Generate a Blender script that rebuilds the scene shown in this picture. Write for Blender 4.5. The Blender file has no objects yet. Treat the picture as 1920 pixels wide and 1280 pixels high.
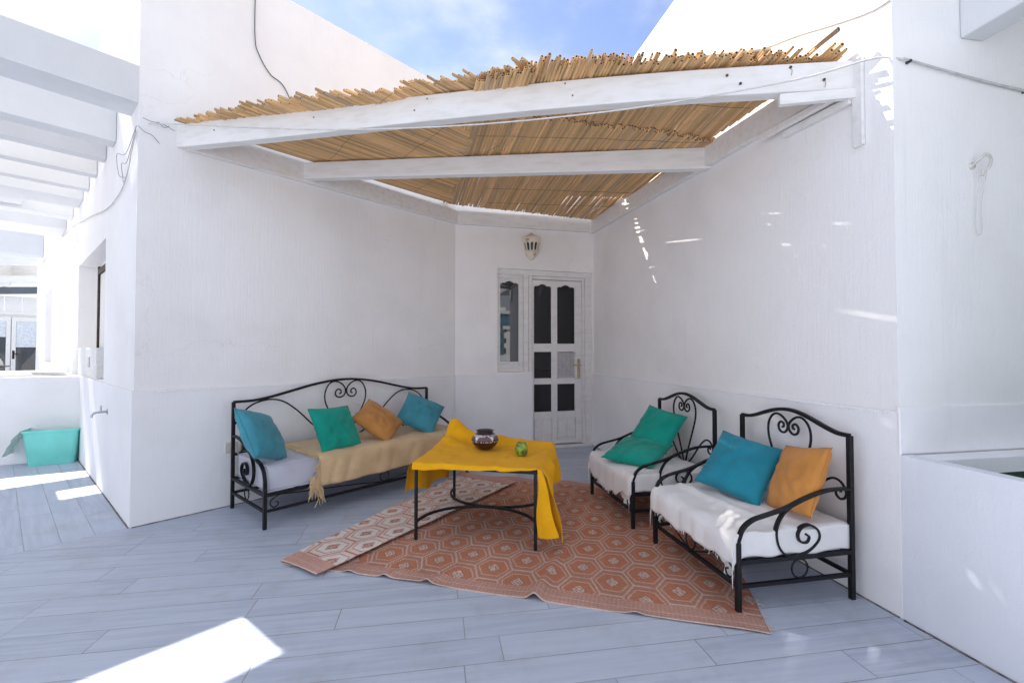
import bpy, bmesh, math, random
import numpy as np
from mathutils import Vector, Matrix, noise as mnoise
random.seed(7); rng = np.random.default_rng(7)
R = math.radians
scene = bpy.context.scene
COL = scene.collection

# ------------------------------------------------------------------ plan of the place (metres, camera above the origin looking +Y)
def V2(a): return np.array(a, float)
A = V2((-2.445, 2.948)); B = V2((-.626, 5.002)); C = V2((.98, 5.481))
l = (B-A)/np.linalg.norm(B-A); nL = V2((l[1], -l[0])); u = -nL
w = V2((.189, -.982)); w /= np.linalg.norm(w); nR = V2((w[1], -w[0]))
d = (C-B)/np.linalg.norm(C-B); nD = V2((d[1], -d[0]))
LAB, LBC, LCD = np.linalg.norm(B-A), np.linalg.norm(C-B), 3.588
D = C + w*LCD
H = 4.0; ZD = .872
def PL(s, off, z): p = A + l*s + nL*off; return (p[0], p[1], z)
def PR(s, off, z): p = C + w*s + nR*off; return (p[0], p[1], z)
def PD(s, off, z): p = B + d*s + nD*off; return (p[0], p[1], z)
def PF(t, off, z): p = A + u*t - l*off; return (p[0], p[1], z)
def PW(s, off, z): p = D - nR*s + w*off; return (p[0], p[1], z)
def CZ(x, y): return -.032*x + .047*y + 2.46 + .034*math.exp(-((x-.7)/1.1)**2-((y-2.5)/.6)**2)          # the tilted plane of the cane canopy (top of its beams)

# ------------------------------------------------------------------ material helpers
class NT:
    def __init__(s, name):
        s.m = bpy.data.materials.new(name); s.m.use_nodes = True
        s.t = s.m.node_tree; s.b = s.t.nodes['Principled BSDF']
    def n(s, typ, **kw):
        q = s.t.nodes.new('ShaderNode'+typ)
        for k, v in kw.items(): setattr(q, k, v)
        return q
    def link(s, a, b): s.t.links.new(a, b)
    def put(s, sock, v):
        if hasattr(v, 'is_output'): s.link(v, sock)
        else: sock.default_value = v
    def math(s, op, a, b=None, c=None):
        q = s.n('Math', operation=op); s.put(q.inputs[0], a)
        if b is not None: s.put(q.inputs[1], b)
        if c is not None: s.put(q.inputs[2], c)
        return q.outputs[0]
    def dot(s, v, c):
        q = s.n('VectorMath', operation='DOT_PRODUCT'); s.put(q.inputs[0], v); q.inputs[1].default_value = c; return q.outputs['Value']
    def comb(s, x, y, z=0.):
        q = s.n('CombineXYZ')
        for i, v in enumerate((x, y, z)): s.put(q.inputs[i], v)
        return q.outputs[0]
    def noise(s, vec, scale, detail=4, rough=.55):
        q = s.n('TexNoise'); s.put(q.inputs['Vector'], vec); q.inputs['Scale'].default_value = scale
        q.inputs['Detail'].default_value = detail; q.inputs['Roughness'].default_value = rough; return q.outputs['Fac']
    def ramp(s, f, lo, hi, a=0., b=1.):
        q = s.n('MapRange'); q.interpolation_type = 'SMOOTHSTEP'; s.put(q.inputs[0], f)
        for i, v in enumerate((lo, hi, a, b)): q.inputs[1+i].default_value = v
        return q.outputs[0]
    def mix(s, f, a, b, mode='MIX'):
        q = s.n('Mix', data_type='RGBA', blend_type=mode); s.put(q.inputs[0], f); s.put(q.inputs[6], a); s.put(q.inputs[7], b); return q.outputs[2]
    def coord(s, kind='Object'): return s.n('TexCoord').outputs[kind]
    def pos(s): return s.n('NewGeometry').outputs['Position']
    def scale(s, v, k):
        q = s.n('Mapping'); s.put(q.inputs[0], v); q.inputs['Scale'].default_value = k; return q.outputs[0]
    def bump(s, h, strength=.3, dist=.01):
        q = s.n('Bump'); q.inputs['Strength'].default_value = strength; q.inputs['Distance'].default_value = dist
        s.put(q.inputs['Height'], h); s.link(q.outputs[0], s.b.inputs['Normal'])
    def base(s, c, rough=.6, metal=0., spec=.5):
        s.put(s.b.inputs['Base Color'], c); s.put(s.b.inputs['Roughness'], rough)
        s.b.inputs['Metallic'].default_value = metal; s.b.inputs['Specular IOR Level'].default_value = spec
def rgb(r, g, b): return (r, g, b, 1.)

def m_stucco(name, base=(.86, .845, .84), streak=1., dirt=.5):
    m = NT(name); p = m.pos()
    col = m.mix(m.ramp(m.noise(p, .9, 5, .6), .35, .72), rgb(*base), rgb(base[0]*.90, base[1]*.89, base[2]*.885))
    # run-off stains under the tops, fine grime patches
    st = m.math('MULTIPLY', m.ramp(m.noise(m.scale(p, (5, 5, .35)), 1.6, 5, .65), .57, .8), m.ramp(m.noise(p, .6, 2), .45, .7))
    col = m.mix(m.math('MULTIPLY', st, .42*dirt), col, rgb(.50, .46, .41))
    sp = m.ramp(m.noise(p, 5.5, 6, .7), .66, .78)
    col = m.mix(m.math('MULTIPLY', sp, .30*dirt), col, rgb(.55, .54, .55))
    vo = m.n('TexVoronoi', feature='DISTANCE_TO_EDGE'); vo.inputs['Scale'].default_value = .9
    wob = m.n('VectorMath', operation='ADD'); m.link(p, wob.inputs[0])
    nv_ = m.n('TexNoise'); nv_.inputs['Scale'].default_value = 3.5; nv_.inputs['Detail'].default_value = 6; m.link(p, nv_.inputs['Vector'])
    sc_ = m.n('VectorMath', operation='SCALE'); m.link(nv_.outputs['Color'], sc_.inputs[0]); sc_.inputs['Scale'].default_value = .5; m.link(sc_.outputs[0], wob.inputs[1])
    m.link(wob.outputs[0], vo.inputs['Vector'])
    crack = m.math('MULTIPLY', m.ramp(vo.outputs['Distance'], .0005, .004, 1., 0.), m.ramp(m.noise(p, .8, 2), .52, .62))
    col = m.mix(m.math('MULTIPLY', crack, .15), col, rgb(.42, .38, .36))
    m.base(col, .75, 0, .25)
    h = m.math('ADD', m.math('MULTIPLY', m.noise(m.scale(p, (60, 60, 5)), 1, 3, .6), streak),
               m.math('ADD', m.math('MULTIPLY', m.noise(p, 95, 3), .35), m.math('MULTIPLY', m.noise(p, 4, 4), 1.3)))
    m.bump(h, .55, .006); return m.m
def m_paintwood(name, base=(.78, .765, .75)):
    m = NT(name); p = m.coord()
    col = m.mix(m.ramp(m.noise(m.scale(p, (3, 30, 30)), 1, 4), .4, .75), rgb(*base), rgb(base[0]*.9, base[1]*.89, base[2]*.86))
    chips = m.ramp(m.noise(m.pos(), 9, 6, .72), .70, .76)
    col = m.mix(m.math('MULTIPLY', chips, .55), col, rgb(.36, .30, .25))
    m.base(col, .5, 0, .35)
    m.bump(m.math('ADD', m.noise(m.scale(p, (4, 60, 60)), 1, 4), m.noise(m.pos(), 30, 3)), .3, .004); return m.m
def m_plain(name, c, rough=.6, metal=0., spec=.5, nscale=20, var=.12, bump=.15, bscale=60, bdist=.003):
    m = NT(name); p = m.pos()
    f = m.noise(p, nscale, 4)
    m.base(m.mix(m.ramp(f, .3, .7), rgb(*[x*(1-var) for x in c]), rgb(*[min(1, x*(1+var)) for x in c])), rough, metal, spec)
    if bump: m.bump(m.noise(p, bscale, 3), bump, bdist)
    return m.m
def m_cloth(name, c, weave=420, var=.1, bump=.35, sheen=.15, rough=.9):
    m = NT(name); p = m.coord()
    f = m.math('ADD', m.math('MULTIPLY', m.noise(p, 9, 5, .6), .5), m.math('MULTIPLY', m.noise(p, 3.5, 3, .6), .5)); fine = m.noise(p, 160, 2)
    col = m.mix(m.ramp(f, .36, .66), rgb(*[x*(1-var*1.5) for x in c]), rgb(*[min(1, x*(1+var)+var*.03) for x in c]))
    col = m.mix(m.math('MULTIPLY', fine, .35), col, rgb(*[x*.72 for x in c]))
    m.base(col, rough, 0, .2); m.b.inputs['Sheen Weight'].default_value = sheen
    wv = m.n('TexWave', wave_type='BANDS', bands_direction='X'); wv.inputs['Scale'].default_value = weave/6; wv.inputs['Distortion'].default_value = 1.5
    m.link(p, wv.inputs[0])
    wv2 = m.n('TexWave', wave_type='BANDS', bands_direction='Y'); wv2.inputs['Scale'].default_value = weave/6; wv2.inputs['Distortion'].default_value = 1.5
    m.link(p, wv2.inputs[0])
    h = m.math('ADD', m.math('MULTIPLY', m.math('ADD', wv.outputs['Fac'], wv2.outputs['Fac']), .25), m.math('MULTIPLY', m.noise(p, 16, 4), 2.2))
    m.bump(h, bump, .004); return m.m
def m_vcol(name, rough=.8, spec=.3, bump=0, bscale=300, var=.0):
    m = NT(name); a = m.n('Attribute'); a.attribute_name = 'Col'
    c = a.outputs['Color']
    if var: c = m.mix(m.math('MULTIPLY', m.noise(m.pos(), 30, 5), var), c, rgb(.12, .08, .05))
    m.base(c, rough, 0, spec)
    if bump: m.bump(m.noise(m.pos(), bscale, 2), bump, .002)
    return m.m

M = {}
M['stucco'] = m_stucco('white_stucco', streak=.55, dirt=.85); M['stucco_r'] = m_stucco('white_render', (.88, .86, .85), .5, .5)
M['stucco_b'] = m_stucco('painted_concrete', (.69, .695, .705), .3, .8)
M['lowdado'] = m_stucco('painted_dado', (.856, .848, .860), .3, .6)
M['parapet'] = m_stucco('white_with_sky_shade', (.76, .775, .825), .3, .6)  # dimmer, bluer white: the parapet's weaker light is put into the colour
M['rust'] = m_plain('rusty_nail', (.10, .06, .045), .8, 0, .2, 90, .5)
M['joint'] = m_plain('dark_dusty_joint', (.17, .155, .15), .9, 0, .2, 25, .5)
M['beam'] = m_paintwood('white_painted_wood'); M['joinery'] = m_paintwood('white_joinery', (.74, .725, .71))
M['board'] = m_paintwood('grey_weathered_board', (.46, .455, .46))
M['iron'] = m_plain('black_wrought_iron', (.007, .0075, .010), .5, 0, .3, 40, .3, .25, 90, .002)
M['zinc'] = m_plain('dull_chrome', (.45, .46, .48), .3, .9, .5, 30)
M['brass'] = m_plain('worn_brass', (.50, .40, .24), .45, .6, .5, 60, .25)
M['cable_w'] = m_plain('white_cable', (.62, .60, .57), .6); M['cable_k'] = m_plain('black_cable', (.03, .03, .032), .6)
M['cable_g'] = m_plain('grey_cable', (.52, .52, .51), .6)
M['teal'] = m_cloth('teal_linen', (.018, .235, .32)); M['teal_pale'] = m_cloth('faded_teal_linen', (.055, .27, .345))
M['green'] = m_cloth('emerald_linen', (.004, .30, .225)); M['ochre'] = m_cloth('ochre_linen', (.52, .235, .065), 300)
M['ochre_l'] = m_cloth('light_ochre_linen', (.60, .255, .060), 300)
M['tan'] = m_cloth('tan_throw', (.66, .48, .28), 300); M['sheet'] = m_cloth('white_sheet', (.80, .78, .77), 300, .04)
M['fringe'] = m_plain('tan_fringe', (.60, .43, .24), .9); M['mattress'] = m_cloth('pale_grey_ticking', (.50, .50, .57), 300, .05, .3)
M['yellow'] = m_cloth('yellow_cotton', (.84, .405, .006), 420, .07, .22, .05)
M['tin'] = m_plain('mint_plastic', (.19, .68, .60), .35, 0, .5, 6, .06, .05)
M['reed'] = m_vcol('dried_cane', .6, .35, .2, 120, .22)
def cane_translucency(mat, k):
    t = mat.node_tree; b = t.nodes['Principled BSDF']; o = t.nodes['Material Output']; tr = t.nodes.new('ShaderNodeBsdfTranslucent'); mx = t.nodes.new('ShaderNodeMixShader')
    t.links.new(b.inputs['Base Color'].links[0].from_socket, tr.inputs['Color']); mx.inputs[0].default_value = k
    t.links.new(b.outputs[0], mx.inputs[1]); t.links.new(tr.outputs[0], mx.inputs[2]); t.links.new(mx.outputs[0], o.inputs['Surface'])
cane_translucency(M['reed'], .06); M['rug'] = m_vcol('woven_rug', .95, .1, .5, 700)
M['pot'] = m_vcol('glazed_pottery', .16, .6); M['lanternmetal'] = m_vcol('rusty_cream_paint', .6, .4, .3, 150, .25)
M['turf'] = m_plain('green_turf', (.01, .05, .02), .9, 0, .2, 200, .5, 1, 300, .01)
M['roofgrey'] = m_plain('slate_grey_roof', (.10, .115, .14), .6, 0, .4, 3, .1)
M['blind'] = m_plain('pale_roller_blind', (.60, .64, .68), .8); M['brown_gapshade'] = m_plain('dark_brown_and_gap_shade', (.05, .028, .018), .6, 0, .4, 40, .4)  # the dark brown also paints shade in the door and shutter gaps
M['shut'] = m_paintwood('white_shutter', (.74, .73, .71)); M['plate'] = m_plain('cream_plastic', (.62, .60, .55), .4)
def m_glass(name, c, rough=.03, spec=.5):
    m = NT(name); m.base(rgb(*c), rough, 0, spec); m.b.inputs['IOR'].default_value = 1.5
    m.bump(m.noise(m.pos(), 2.5, 2), .02, .02); return m.m
M['glass'] = m_glass('dark_window_glass', (.010, .010, .013)); M['farglass'] = m_glass('far_window_glass', (.05, .055, .06))
M['mirror'] = m_glass('reflective_window_glass', (.008, .008, .011), .02); M['mirror'].node_tree.nodes['Principled BSDF'].inputs['IOR'].default_value = 1.95
def m_jar():
    m = NT('green_jar_glass'); p = m.coord()
    f = m.noise(p, 28, 3)
    m.base(m.mix(m.ramp(f, .35, .65), rgb(.55, .75, .03), rgb(.16, .22, .08)), .08, 0, .6)
    m.b.inputs['Transmission Weight'].default_value = .55; return m.m
M['jar'] = m_jar()
def m_bag():
    m = NT('clear_plastic_bag'); m.base(rgb(.45, .60, .56), .25, 0, .5); m.b.inputs['Alpha'].default_value = .55
    m.bump(m.noise(m.pos(), 22, 4), .8, .02); return m.m
M['bag'] = m_bag()

def m_floor():
    m = NT('grey_plank_tile'); p = m.pos(); a = R(9.5)
    perp = m.dot(p, (nL[0], nL[1], 0)); k0 = float(A @ nL)
    side = m.math('GREATER_THAN', perp, k0)
    U = m.math('ADD', m.math('MULTIPLY', m.dot(p, (math.cos(a), math.sin(a), 0)), side),
               m.math('MULTIPLY', m.dot(p, (u[0], u[1], 0)), m.math('SUBTRACT', 1., side)))
    ref = C + w*3.06 + nR*2.7; sv = (math.sin(a), -math.cos(a)); ph = float(ref @ V2(sv))
    Vv = m.math('ADD', m.math('MULTIPLY', m.math('SUBTRACT', m.dot(p, (sv[0], sv[1], 0)), ph), side),
                m.math('MULTIPLY', m.math('SUBTRACT', m.dot(p, (l[0], l[1], 0)), float(A @ l)-.02), m.math('SUBTRACT', 1., side)))
    W_, L_ = .15, .90
    row = m.math('FLOOR', m.math('DIVIDE', Vv, W_))
    wn = m.n('TexWhiteNoise', noise_dimensions='2D'); m.link(m.comb(row, side), wn.inputs['Vector'])
    uu = m.math('ADD', m.math('DIVIDE', U, L_), m.math('MULTIPLY', wn.outputs['Value'], 3.0))
    col = m.math('FLOOR', uu)
    fu = m.math('MULTIPLY', m.math('FRACT', uu), L_); fv = m.math('MULTIPLY', m.math('FRACT', m.math('DIVIDE', Vv, W_)), W_)
    dist = m.math('MINIMUM', m.math('MINIMUM', fu, m.math('SUBTRACT', L_, fu)), m.math('MINIMUM', fv, m.math('SUBTRACT', W_, fv)))
    dist = m.math('MINIMUM', dist, m.math('ABSOLUTE', m.math('SUBTRACT', perp, k0)))
    wn2 = m.n('TexWhiteNoise', noise_dimensions='2D'); m.link(m.comb(row, col), wn2.inputs['Vector'])
    tone = wn2.outputs['Value']
    c = m.mix(tone, rgb(.36, .405, .50), rgb(.45, .495, .59))
    st = m.noise(m.comb(m.math('MULTIPLY', U, 2.2), m.math('ADD', m.math('MULTIPLY', Vv, 34), m.math('MULTIPLY', tone, 40)), tone), 1, 6, .65)
    c = m.mix(m.ramp(st, .35, .7), c, rgb(.51, .555, .645))
    c = m.mix(m.math('MULTIPLY', m.ramp(st, .58, .8), .5), c, rgb(.29, .29, .325))
    dirt = m.ramp(m.noise(p, 2.3, 7, .72), .48, .72)
    c = m.mix(m.math('MULTIPLY', dirt, .38), c, rgb(.29, .285, .29))
    spot = m.ramp(m.noise(p, 34, 4, .6), .70, .78)
    c = m.mix(m.math('MULTIPLY', spot, .7), c, rgb(.72, .71, .70))
    g = m.ramp(dist, .0008, .0032, 1., 0.)
    gp = m.math('MULTIPLY', g, m.ramp(m.noise(p, 3, 3), .3, .6, .45, 1.))
    c = m.mix(m.math('MULTIPLY', gp, .75), c, rgb(.20, .185, .18))
    m.base(c, m.ramp(st, .3, .7, .38, .55), 0, .4)
    m.bump(m.math('SUBTRACT', m.math('MULTIPLY', st, .3), m.math('MULTIPLY', g, 1.)), .4, .003); return m.m
M['floor'] = m_floor()
M['ground'] = m_plain('city_ground', (.30, .28, .25), .9, 0, .2, .05, .3, 0)
def m_tower(name, wall, win, sx, sz):
    m = NT(name); p = m.coord()
    sep = m.n('SeparateXYZ'); m.link(p, sep.inputs[0])
    fx = m.math('FRACT', m.math('DIVIDE', m.math('ADD', sep.outputs[0], sep.outputs[1]), sx)); fz = m.math('FRACT', m.math('DIVIDE', sep.outputs[2], sz))
    k = m.math('MULTIPLY', m.math('MULTIPLY', m.math('GREATER_THAN', fx, .35), m.math('LESS_THAN', fx, .8)),
               m.math('MULTIPLY', m.math('GREATER_THAN', fz, .3), m.math('LESS_THAN', fz, .8)))
    m.base(m.mix(k, rgb(*wall), rgb(*win)), .5); return m.m
M['tower'] = m_tower('apartment_facade', (.74, .72, .68), (.06, .06, .07), 2.2, 2.9)
M['tower_b'] = m_tower('office_facade', (.10, .20, .27), (.03, .10, .15), 1.6, 3.2)

# ------------------------------------------------------------------ mesh helpers
class MB:
    def __init__(s): s.v = []; s.f = []; s.c = []
    def add(s, vs, fs, cols=None):
        o = len(s.v); s.v += [tuple(map(float, q)) for q in vs]; s.f += [tuple(i+o for i in f) for f in fs]
        s.c += cols if cols is not None else [None]*len(fs)
    def box(s, x0, x1, y0, y1, z0, z1, fn=None):
        P = [(x, y, z) for x in (x0, x1) for y in (y0, y1) for z in (z0, z1)]
        if fn: P = [fn(*q) for q in P]
        s.add(P, [(0, 1, 3, 2), (4, 6, 7, 5), (0, 4, 5, 1), (2, 3, 7, 6), (0, 2, 6, 4), (1, 5, 7, 3)])
    def quad(s, a, b, c, e): s.add([a, b, c, e], [(0, 1, 2, 3)])
    def prism(s, poly, z0, z1):
        n = len(poly); vs = [(p[0], p[1], z0) for p in poly]+[(p[0], p[1], z1) for p in poly]
        s.add(vs, [tuple(range(n)), tuple(range(n, 2*n))]+[(i, (i+1) % n, n+(i+1) % n, n+i) for i in range(n)])
    def tube(s, pts, r, n=8, closed=False, rect=None, up=(0, 0, 1), col=None, cap=True):
        """round bar, or a rectangular one when rect=(half width along the binormal, half thickness)"""
        P = [Vector(p) for p in pts]; N = len(P)
        up = Vector(up); vs = []
        if rect: sec = [(rect[0], rect[1]), (-rect[0], rect[1]), (-rect[0], -rect[1]), (rect[0], -rect[1])]; n = 4
        else: sec = [(r*math.cos(2*math.pi*k/n), r*math.sin(2*math.pi*k/n)) for k in range(n)]
        prev = None
        for i in range(N):
            t = (P[(i+1) % N]-P[i-1]) if closed else (P[min(i+1, N-1)]-P[max(i-1, 0)])
            t.normalize()
            if rect:
                b = up.copy()
                if abs(b.dot(t)) > .97: b = Vector((1, 0, 0))
                b = (b-t*b.dot(t)).normalized()
            else:
                b = prev if prev is not None else (Vector((1, 0, 0)) if abs(t.x) < .9 else Vector((0, 1, 0)))
                b = (b-t*b.dot(t)).normalized(); prev = b
            c = t.cross(b)
            rr = 1 if rect or not callable(r) else 1
            vs += [P[i]+b*a+c*e for a, e in sec]
        fs = []
        for i in range(N if closed else N-1):
            j = (i+1) % N
            for k in range(n): fs.append((i*n+k, i*n+(k+1) % n, j*n+(k+1) % n, j*n+k))
        if not closed and cap: fs += [tuple(range(n))[::-1], tuple((N-1)*n+k for k in range(n))]
        s.add(vs, fs, [col]*len(fs))
    def lathe(s, prof, n=32, ctr=(0, 0), colfn=None, a0=0., a1=2*math.pi):
        full = abs(a1-a0-2*math.pi) < 1e-6; m_ = n if full else n+1
        vs = [(ctr[0]+r*math.cos(a0+(a1-a0)*k/n), ctr[1]+r*math.sin(a0+(a1-a0)*k/n), z) for r, z in prof for k in range(m_)]
        fs = []; cs = []
        for i in range(len(prof)-1):
            for k in range(n):
                k2 = (k+1) % m_ if full else k+1
                fs.append((i*m_+k, i*m_+k2, (i+1)*m_+k2, (i+1)*m_+k))
                cs.append(colfn(i, k, (prof[i][1]+prof[i+1][1])/2, a0+(a1-a0)*(k+.5)/n) if colfn else None)
        s.add(vs, fs, cs)
    def build(s, name, mat, parent=None, smooth=False, bevel=0, merge=False, subsurf=0, solid=0, angle=None):
        me = bpy.data.meshes.new(name); me.from_pydata(s.v, [], s.f)
        if any(c is not None for c in s.c):
            at = me.color_attributes.new('Col', 'FLOAT_COLOR', 'CORNER'); arr = np.ones((len(me.loops), 4), np.float32); i = 0
            for f, c in zip(s.f, s.c):
                arr[i:i+len(f), :3] = c if c is not None else (.5, .5, .5); i += len(f)
            at.data.foreach_set('color', arr.ravel())
        bm = bmesh.new(); bm.from_mesh(me)
        if merge: bmesh.ops.remove_doubles(bm, verts=bm.verts, dist=1e-4)
        bmesh.ops.recalc_face_normals(bm, faces=bm.faces); bm.to_mesh(me); bm.free()
        if smooth: me.polygons.foreach_set('use_smooth', [True]*len(me.polygons))
        if smooth and angle: me.set_sharp_from_angle(angle=R(angle))
        o = bpy.data.objects.new(name, me); COL.objects.link(o); me.materials.append(mat)
        if parent: o.parent = parent
        if solid: q = o.modifiers.new('thick', 'SOLIDIFY'); q.thickness = solid; q.offset = -1
        if bevel: q = o.modifiers.new('edge', 'BEVEL'); q.width = bevel; q.segments = 2; q.limit_method = 'ANGLE'
        if subsurf: q = o.modifiers.new('sub', 'SUBSURF'); q.levels = subsurf; q.render_levels = subsurf
        return o
def tag(o, label, cat, group=None, kind=None):
    if label: o['label'] = label
    if cat: o['category'] = cat
    if group: o['group'] = group
    if kind: o['kind'] = kind
    return o
def thing(name, label, cat, loc=(0, 0, 0), ex=None, group=None):
    o = bpy.data.objects.new(name, None); COL.objects.link(o); o.location = loc; o.empty_display_size = .1
    if ex is not None: o.rotation_euler = (0, 0, math.atan2(ex[1], ex[0]))
    return tag(o, label, cat, group)
def spline(P, n=8, closed=False):
    P = [np.array(p, float) for p in P]; out = []; N = len(P)
    for i in range(N if closed else N-1):
        p1, p2 = P[i], P[(i+1) % N]
        p0 = P[i-1] if (i > 0 or closed) else p1*2-p2
        p3 = P[(i+2) % N] if (i+2 < N or closed) else p2*2-p1
        for k in range(n):
            t = k/n
            out.append(.5*((2*p1)+(-p0+p2)*t+(2*p0-5*p1+4*p2-p3)*t*t+(-p0+3*p1-3*p2+p3)*t**3))
    if not closed: out.append(P[-1])
    return out
def nz(x, y=0., z=0.): return mnoise.noise(Vector((x, y, z)))
def grid(mb, fn, nu, nv, u0=0., u1=1., v0=0., v1=1.):
    vs = [fn(u0+(u1-u0)*i/nu, v0+(v1-v0)*j/nv) for j in range(nv+1) for i in range(nu+1)]
    mb.add(vs, [(j*(nu+1)+i, j*(nu+1)+i+1, (j+1)*(nu+1)+i+1, (j+1)*(nu+1)+i) for j in range(nv) for i in range(nu)])
def wall_face(mb, O, ex, n, L, z0, z1, openings=(), depth=.2):
    """one wall plane with real openings and their reveals"""
    xs = sorted({0., L, *[q for o in openings for q in o[:2]]}); zs = sorted({z0, z1, *[q for o in openings for q in o[2:4]]})
    P = lambda s, z, k=0.: (*(V2(O)+V2(ex)*s-V2(n)*k), z)
    isopen = lambda s, z: any(o[0] < s < o[1] and o[2] < z < o[3] for o in openings)
    nx, nzz = len(xs)-1, len(zs)-1
    op = [[isopen((xs[i]+xs[i+1])/2, (zs[j]+zs[j+1])/2) for j in range(nzz)] for i in range(nx)]
    for i in range(nx):
        for j in range(nzz):
            a, b, c, e = xs[i], xs[i+1], zs[j], zs[j+1]
            if not op[i][j]: mb.quad(P(a, c), P(b, c), P(b, e), P(a, e)); continue
            if i > 0 and not op[i-1][j]: mb.quad(P(a, c), P(a, e), P(a, e, depth), P(a, c, depth))
            if i < nx-1 and not op[i+1][j]: mb.quad(P(b, c), P(b, e), P(b, e, depth), P(b, c, depth))
            if j > 0 and not op[i][j-1]: mb.quad(P(a, c), P(b, c), P(b, c, depth), P(a, c, depth))
            if j < nzz-1 and not op[i][j+1]: mb.quad(P(a, e), P(b, e), P(b, e, depth), P(a, e, depth))
def shell(mb, foot, skip, z0, z1):
    """the unseen sides and the top of a block"""
    n = len(foot)
    for i in range(n):
        if i in skip: continue
        a, b = foot[i], foot[(i+1) % n]; mb.quad((*a, z0), (*b, z0), (*b, z1), (*a, z1))
    mb.add([(*p, z1) for p in foot], [tuple(range(n))])
def bar(mb, p, q, wd, z0a, z1a, z0b=None, z1b=None, n=None):
    """straight timber between plan points p, q; wd to the left side given by n"""
    p, q = V2(p), V2(q); t = (q-p)/np.linalg.norm(q-p); n = V2((-t[1], t[0])) if n is None else V2(n)
    z0b = z0a if z0b is None else z0b; z1b = z1a if z1b is None else z1b
    vs = [(*p, z0a), (*(p+n*wd), z0a), (*(p+n*wd), z1a), (*p, z1a), (*q, z0b), (*(q+n*wd), z0b), (*(q+n*wd), z1b), (*q, z1b)]
    mb.add(vs, [(0, 1, 2, 3), (4, 7, 6, 5), (0, 4, 5, 1), (1, 5, 6, 2), (2, 6, 7, 3), (3, 7, 4, 0)])

# ------------------------------------------------------------------ ground, floor, sky light
g = MB(); g.add([(-3000, -3000, -15), (3000, -3000, -15), (3000, 3000, -15), (-3000, 3000, -15)], [(0, 1, 2, 3)])
tag(g.build('ground', M['ground']), None, None, kind='structure')
g = MB(); g.box(-26, 16, -9, 24, -15, 0); tag(g.build('terrace_floor', M['floor']), None, None, kind='structure')

# ------------------------------------------------------------------ left wing of the house
FL = 11.6
wing = thing('house_wing', 'white stucco house wing behind the long sofa, with shuttered windows round its left corner', 'building', PL(0, 0, 0))
def inw(o, root): o.parent = root; o.matrix_parent_inverse = Matrix.Translation(-Vector(root.location)); return o
mb = MB(); wall_face(mb, A, l, nL, LAB, 0, H)
wall_face(mb, A, u, -l, FL, 0, H, [(1.28, 3.2, .886, 2.08), (7.0, 8.6, .93, 2.2), (4.95, 5.7, 1.77, 2.42)], .2)
shell(mb, [A, B, B+u*FL, A+u*FL], (0, 3), 0, H)
mb.quad(PF(4.95, -.12, 1.77), PF(5.7, -.12, 1.77), PF(5.7, -.12, 2.42), PF(4.95, -.12, 2.42))
inw(mb.build('wall', M['stucco']), wing)
mb = MB(); bar(mb, A-l*.014, B-l*.01, .014, 0, ZD, n=nL)
mb.box(0, 0, 0, 0, 0, 0) if False else None
bar(mb, A+u*0, A+u*2.79, .014, 0, ZD, n=-l)
inw(mb.build('dado', M['lowdado'], bevel=.004), wing)
def bead(P, s0, s1, name, root, z=ZD-.012):
    q = MB(); s = s0
    while s < s1:
        if True:
            rr = .0055*(1+.3*nz(s*40)); p = P(s, .016, z+.004*nz(s*9)); q.lathe([(0, -rr), (rr*.8, -rr*.5), (rr, 0), (rr*.8, rr*.5), (0, rr)], 6, (0, 0))
            k = 5*6; q.v[-k:] = [(a+p[0], b+p[1], c+p[2]) for a, b, c in q.v[-k:]]
        s += .0165
    o = q.build(name, M['lowdado'], smooth=True); inw(o, root); return o
bead(PL, .1, LAB-.1, 'rope_moulding', wing)
# windows in the long facade
def facade_window(t0, t1, z0, z1):
    f = MB()
    f.box(t0, t1, -.2, -.15, z0, z1, PF)                      # shutter leaf filling the recess
    o = inw(f.build('window', M['shut']), wing)
    f = MB(); f.box(t1-.285, t1-.245, -.149, -.13, z0, z1-.02, PF); f.box(t0, t1-.285, -.149, -.13, z1-.11, z1-.05, PF)
    s = f.build('frame', M['brown_gapshade']); s.parent = o  # brown frame edge, and painted shade of the gap beside the shutter
    f = MB()
    for k in range(3): f.box(t0+.08+k*.5, t0+.5+k*.5, -.15, -.138, z0+.1, z1-.22, PF)
    s = f.build('panel', M['shut'], bevel=.004); s.parent = o
facade_window(1.28, 3.2, .886, 2.08); facade_window(7.0, 8.6, .93, 2.2)

ub = thing('utility_box', 'white metal utility box standing on the sill of the nearer side window', 'utility box', PF(2.3, .0, .886))
mb = MB(); mb.box(1.62, 3.0, -.1, .012, .888, 1.16, PF); inw(mb.build('casing', M['shut'], bevel=.006), ub)
mb = MB(); mb.box(2.02, 2.12, .012, .02, .98, 1.08, PF); inw(mb.build('hatch', M['cable_g'], bevel=.002), ub)

# tap on the facade
tp = thing('wall_tap', 'small chrome garden tap on the dado by the house corner', 'tap', PF(.93, .014, .66))
mb = MB(); mb.tube(spline([PF(.93, .012, .66), PF(.93, .05, .66), PF(.93, .085, .657), PF(.93, .102, .642), PF(.93, .106, .622)], 4), .0085, 10)
mb.tube([PF(.93, .012, .66), PF(.93, .018, .66)], .022, 14); inw(mb.build('spout', M['zinc'], smooth=True, angle=40), tp)
mb = MB(); mb.tube([PF(.93, .052, .66), PF(.93, .052, .705)], .006, 8); mb.tube([PF(.900, .052, .707), PF(.960, .052, .707)], .0045, 8)
inw(mb.build('handle', M['zinc'], smooth=True, angle=40), tp)

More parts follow.
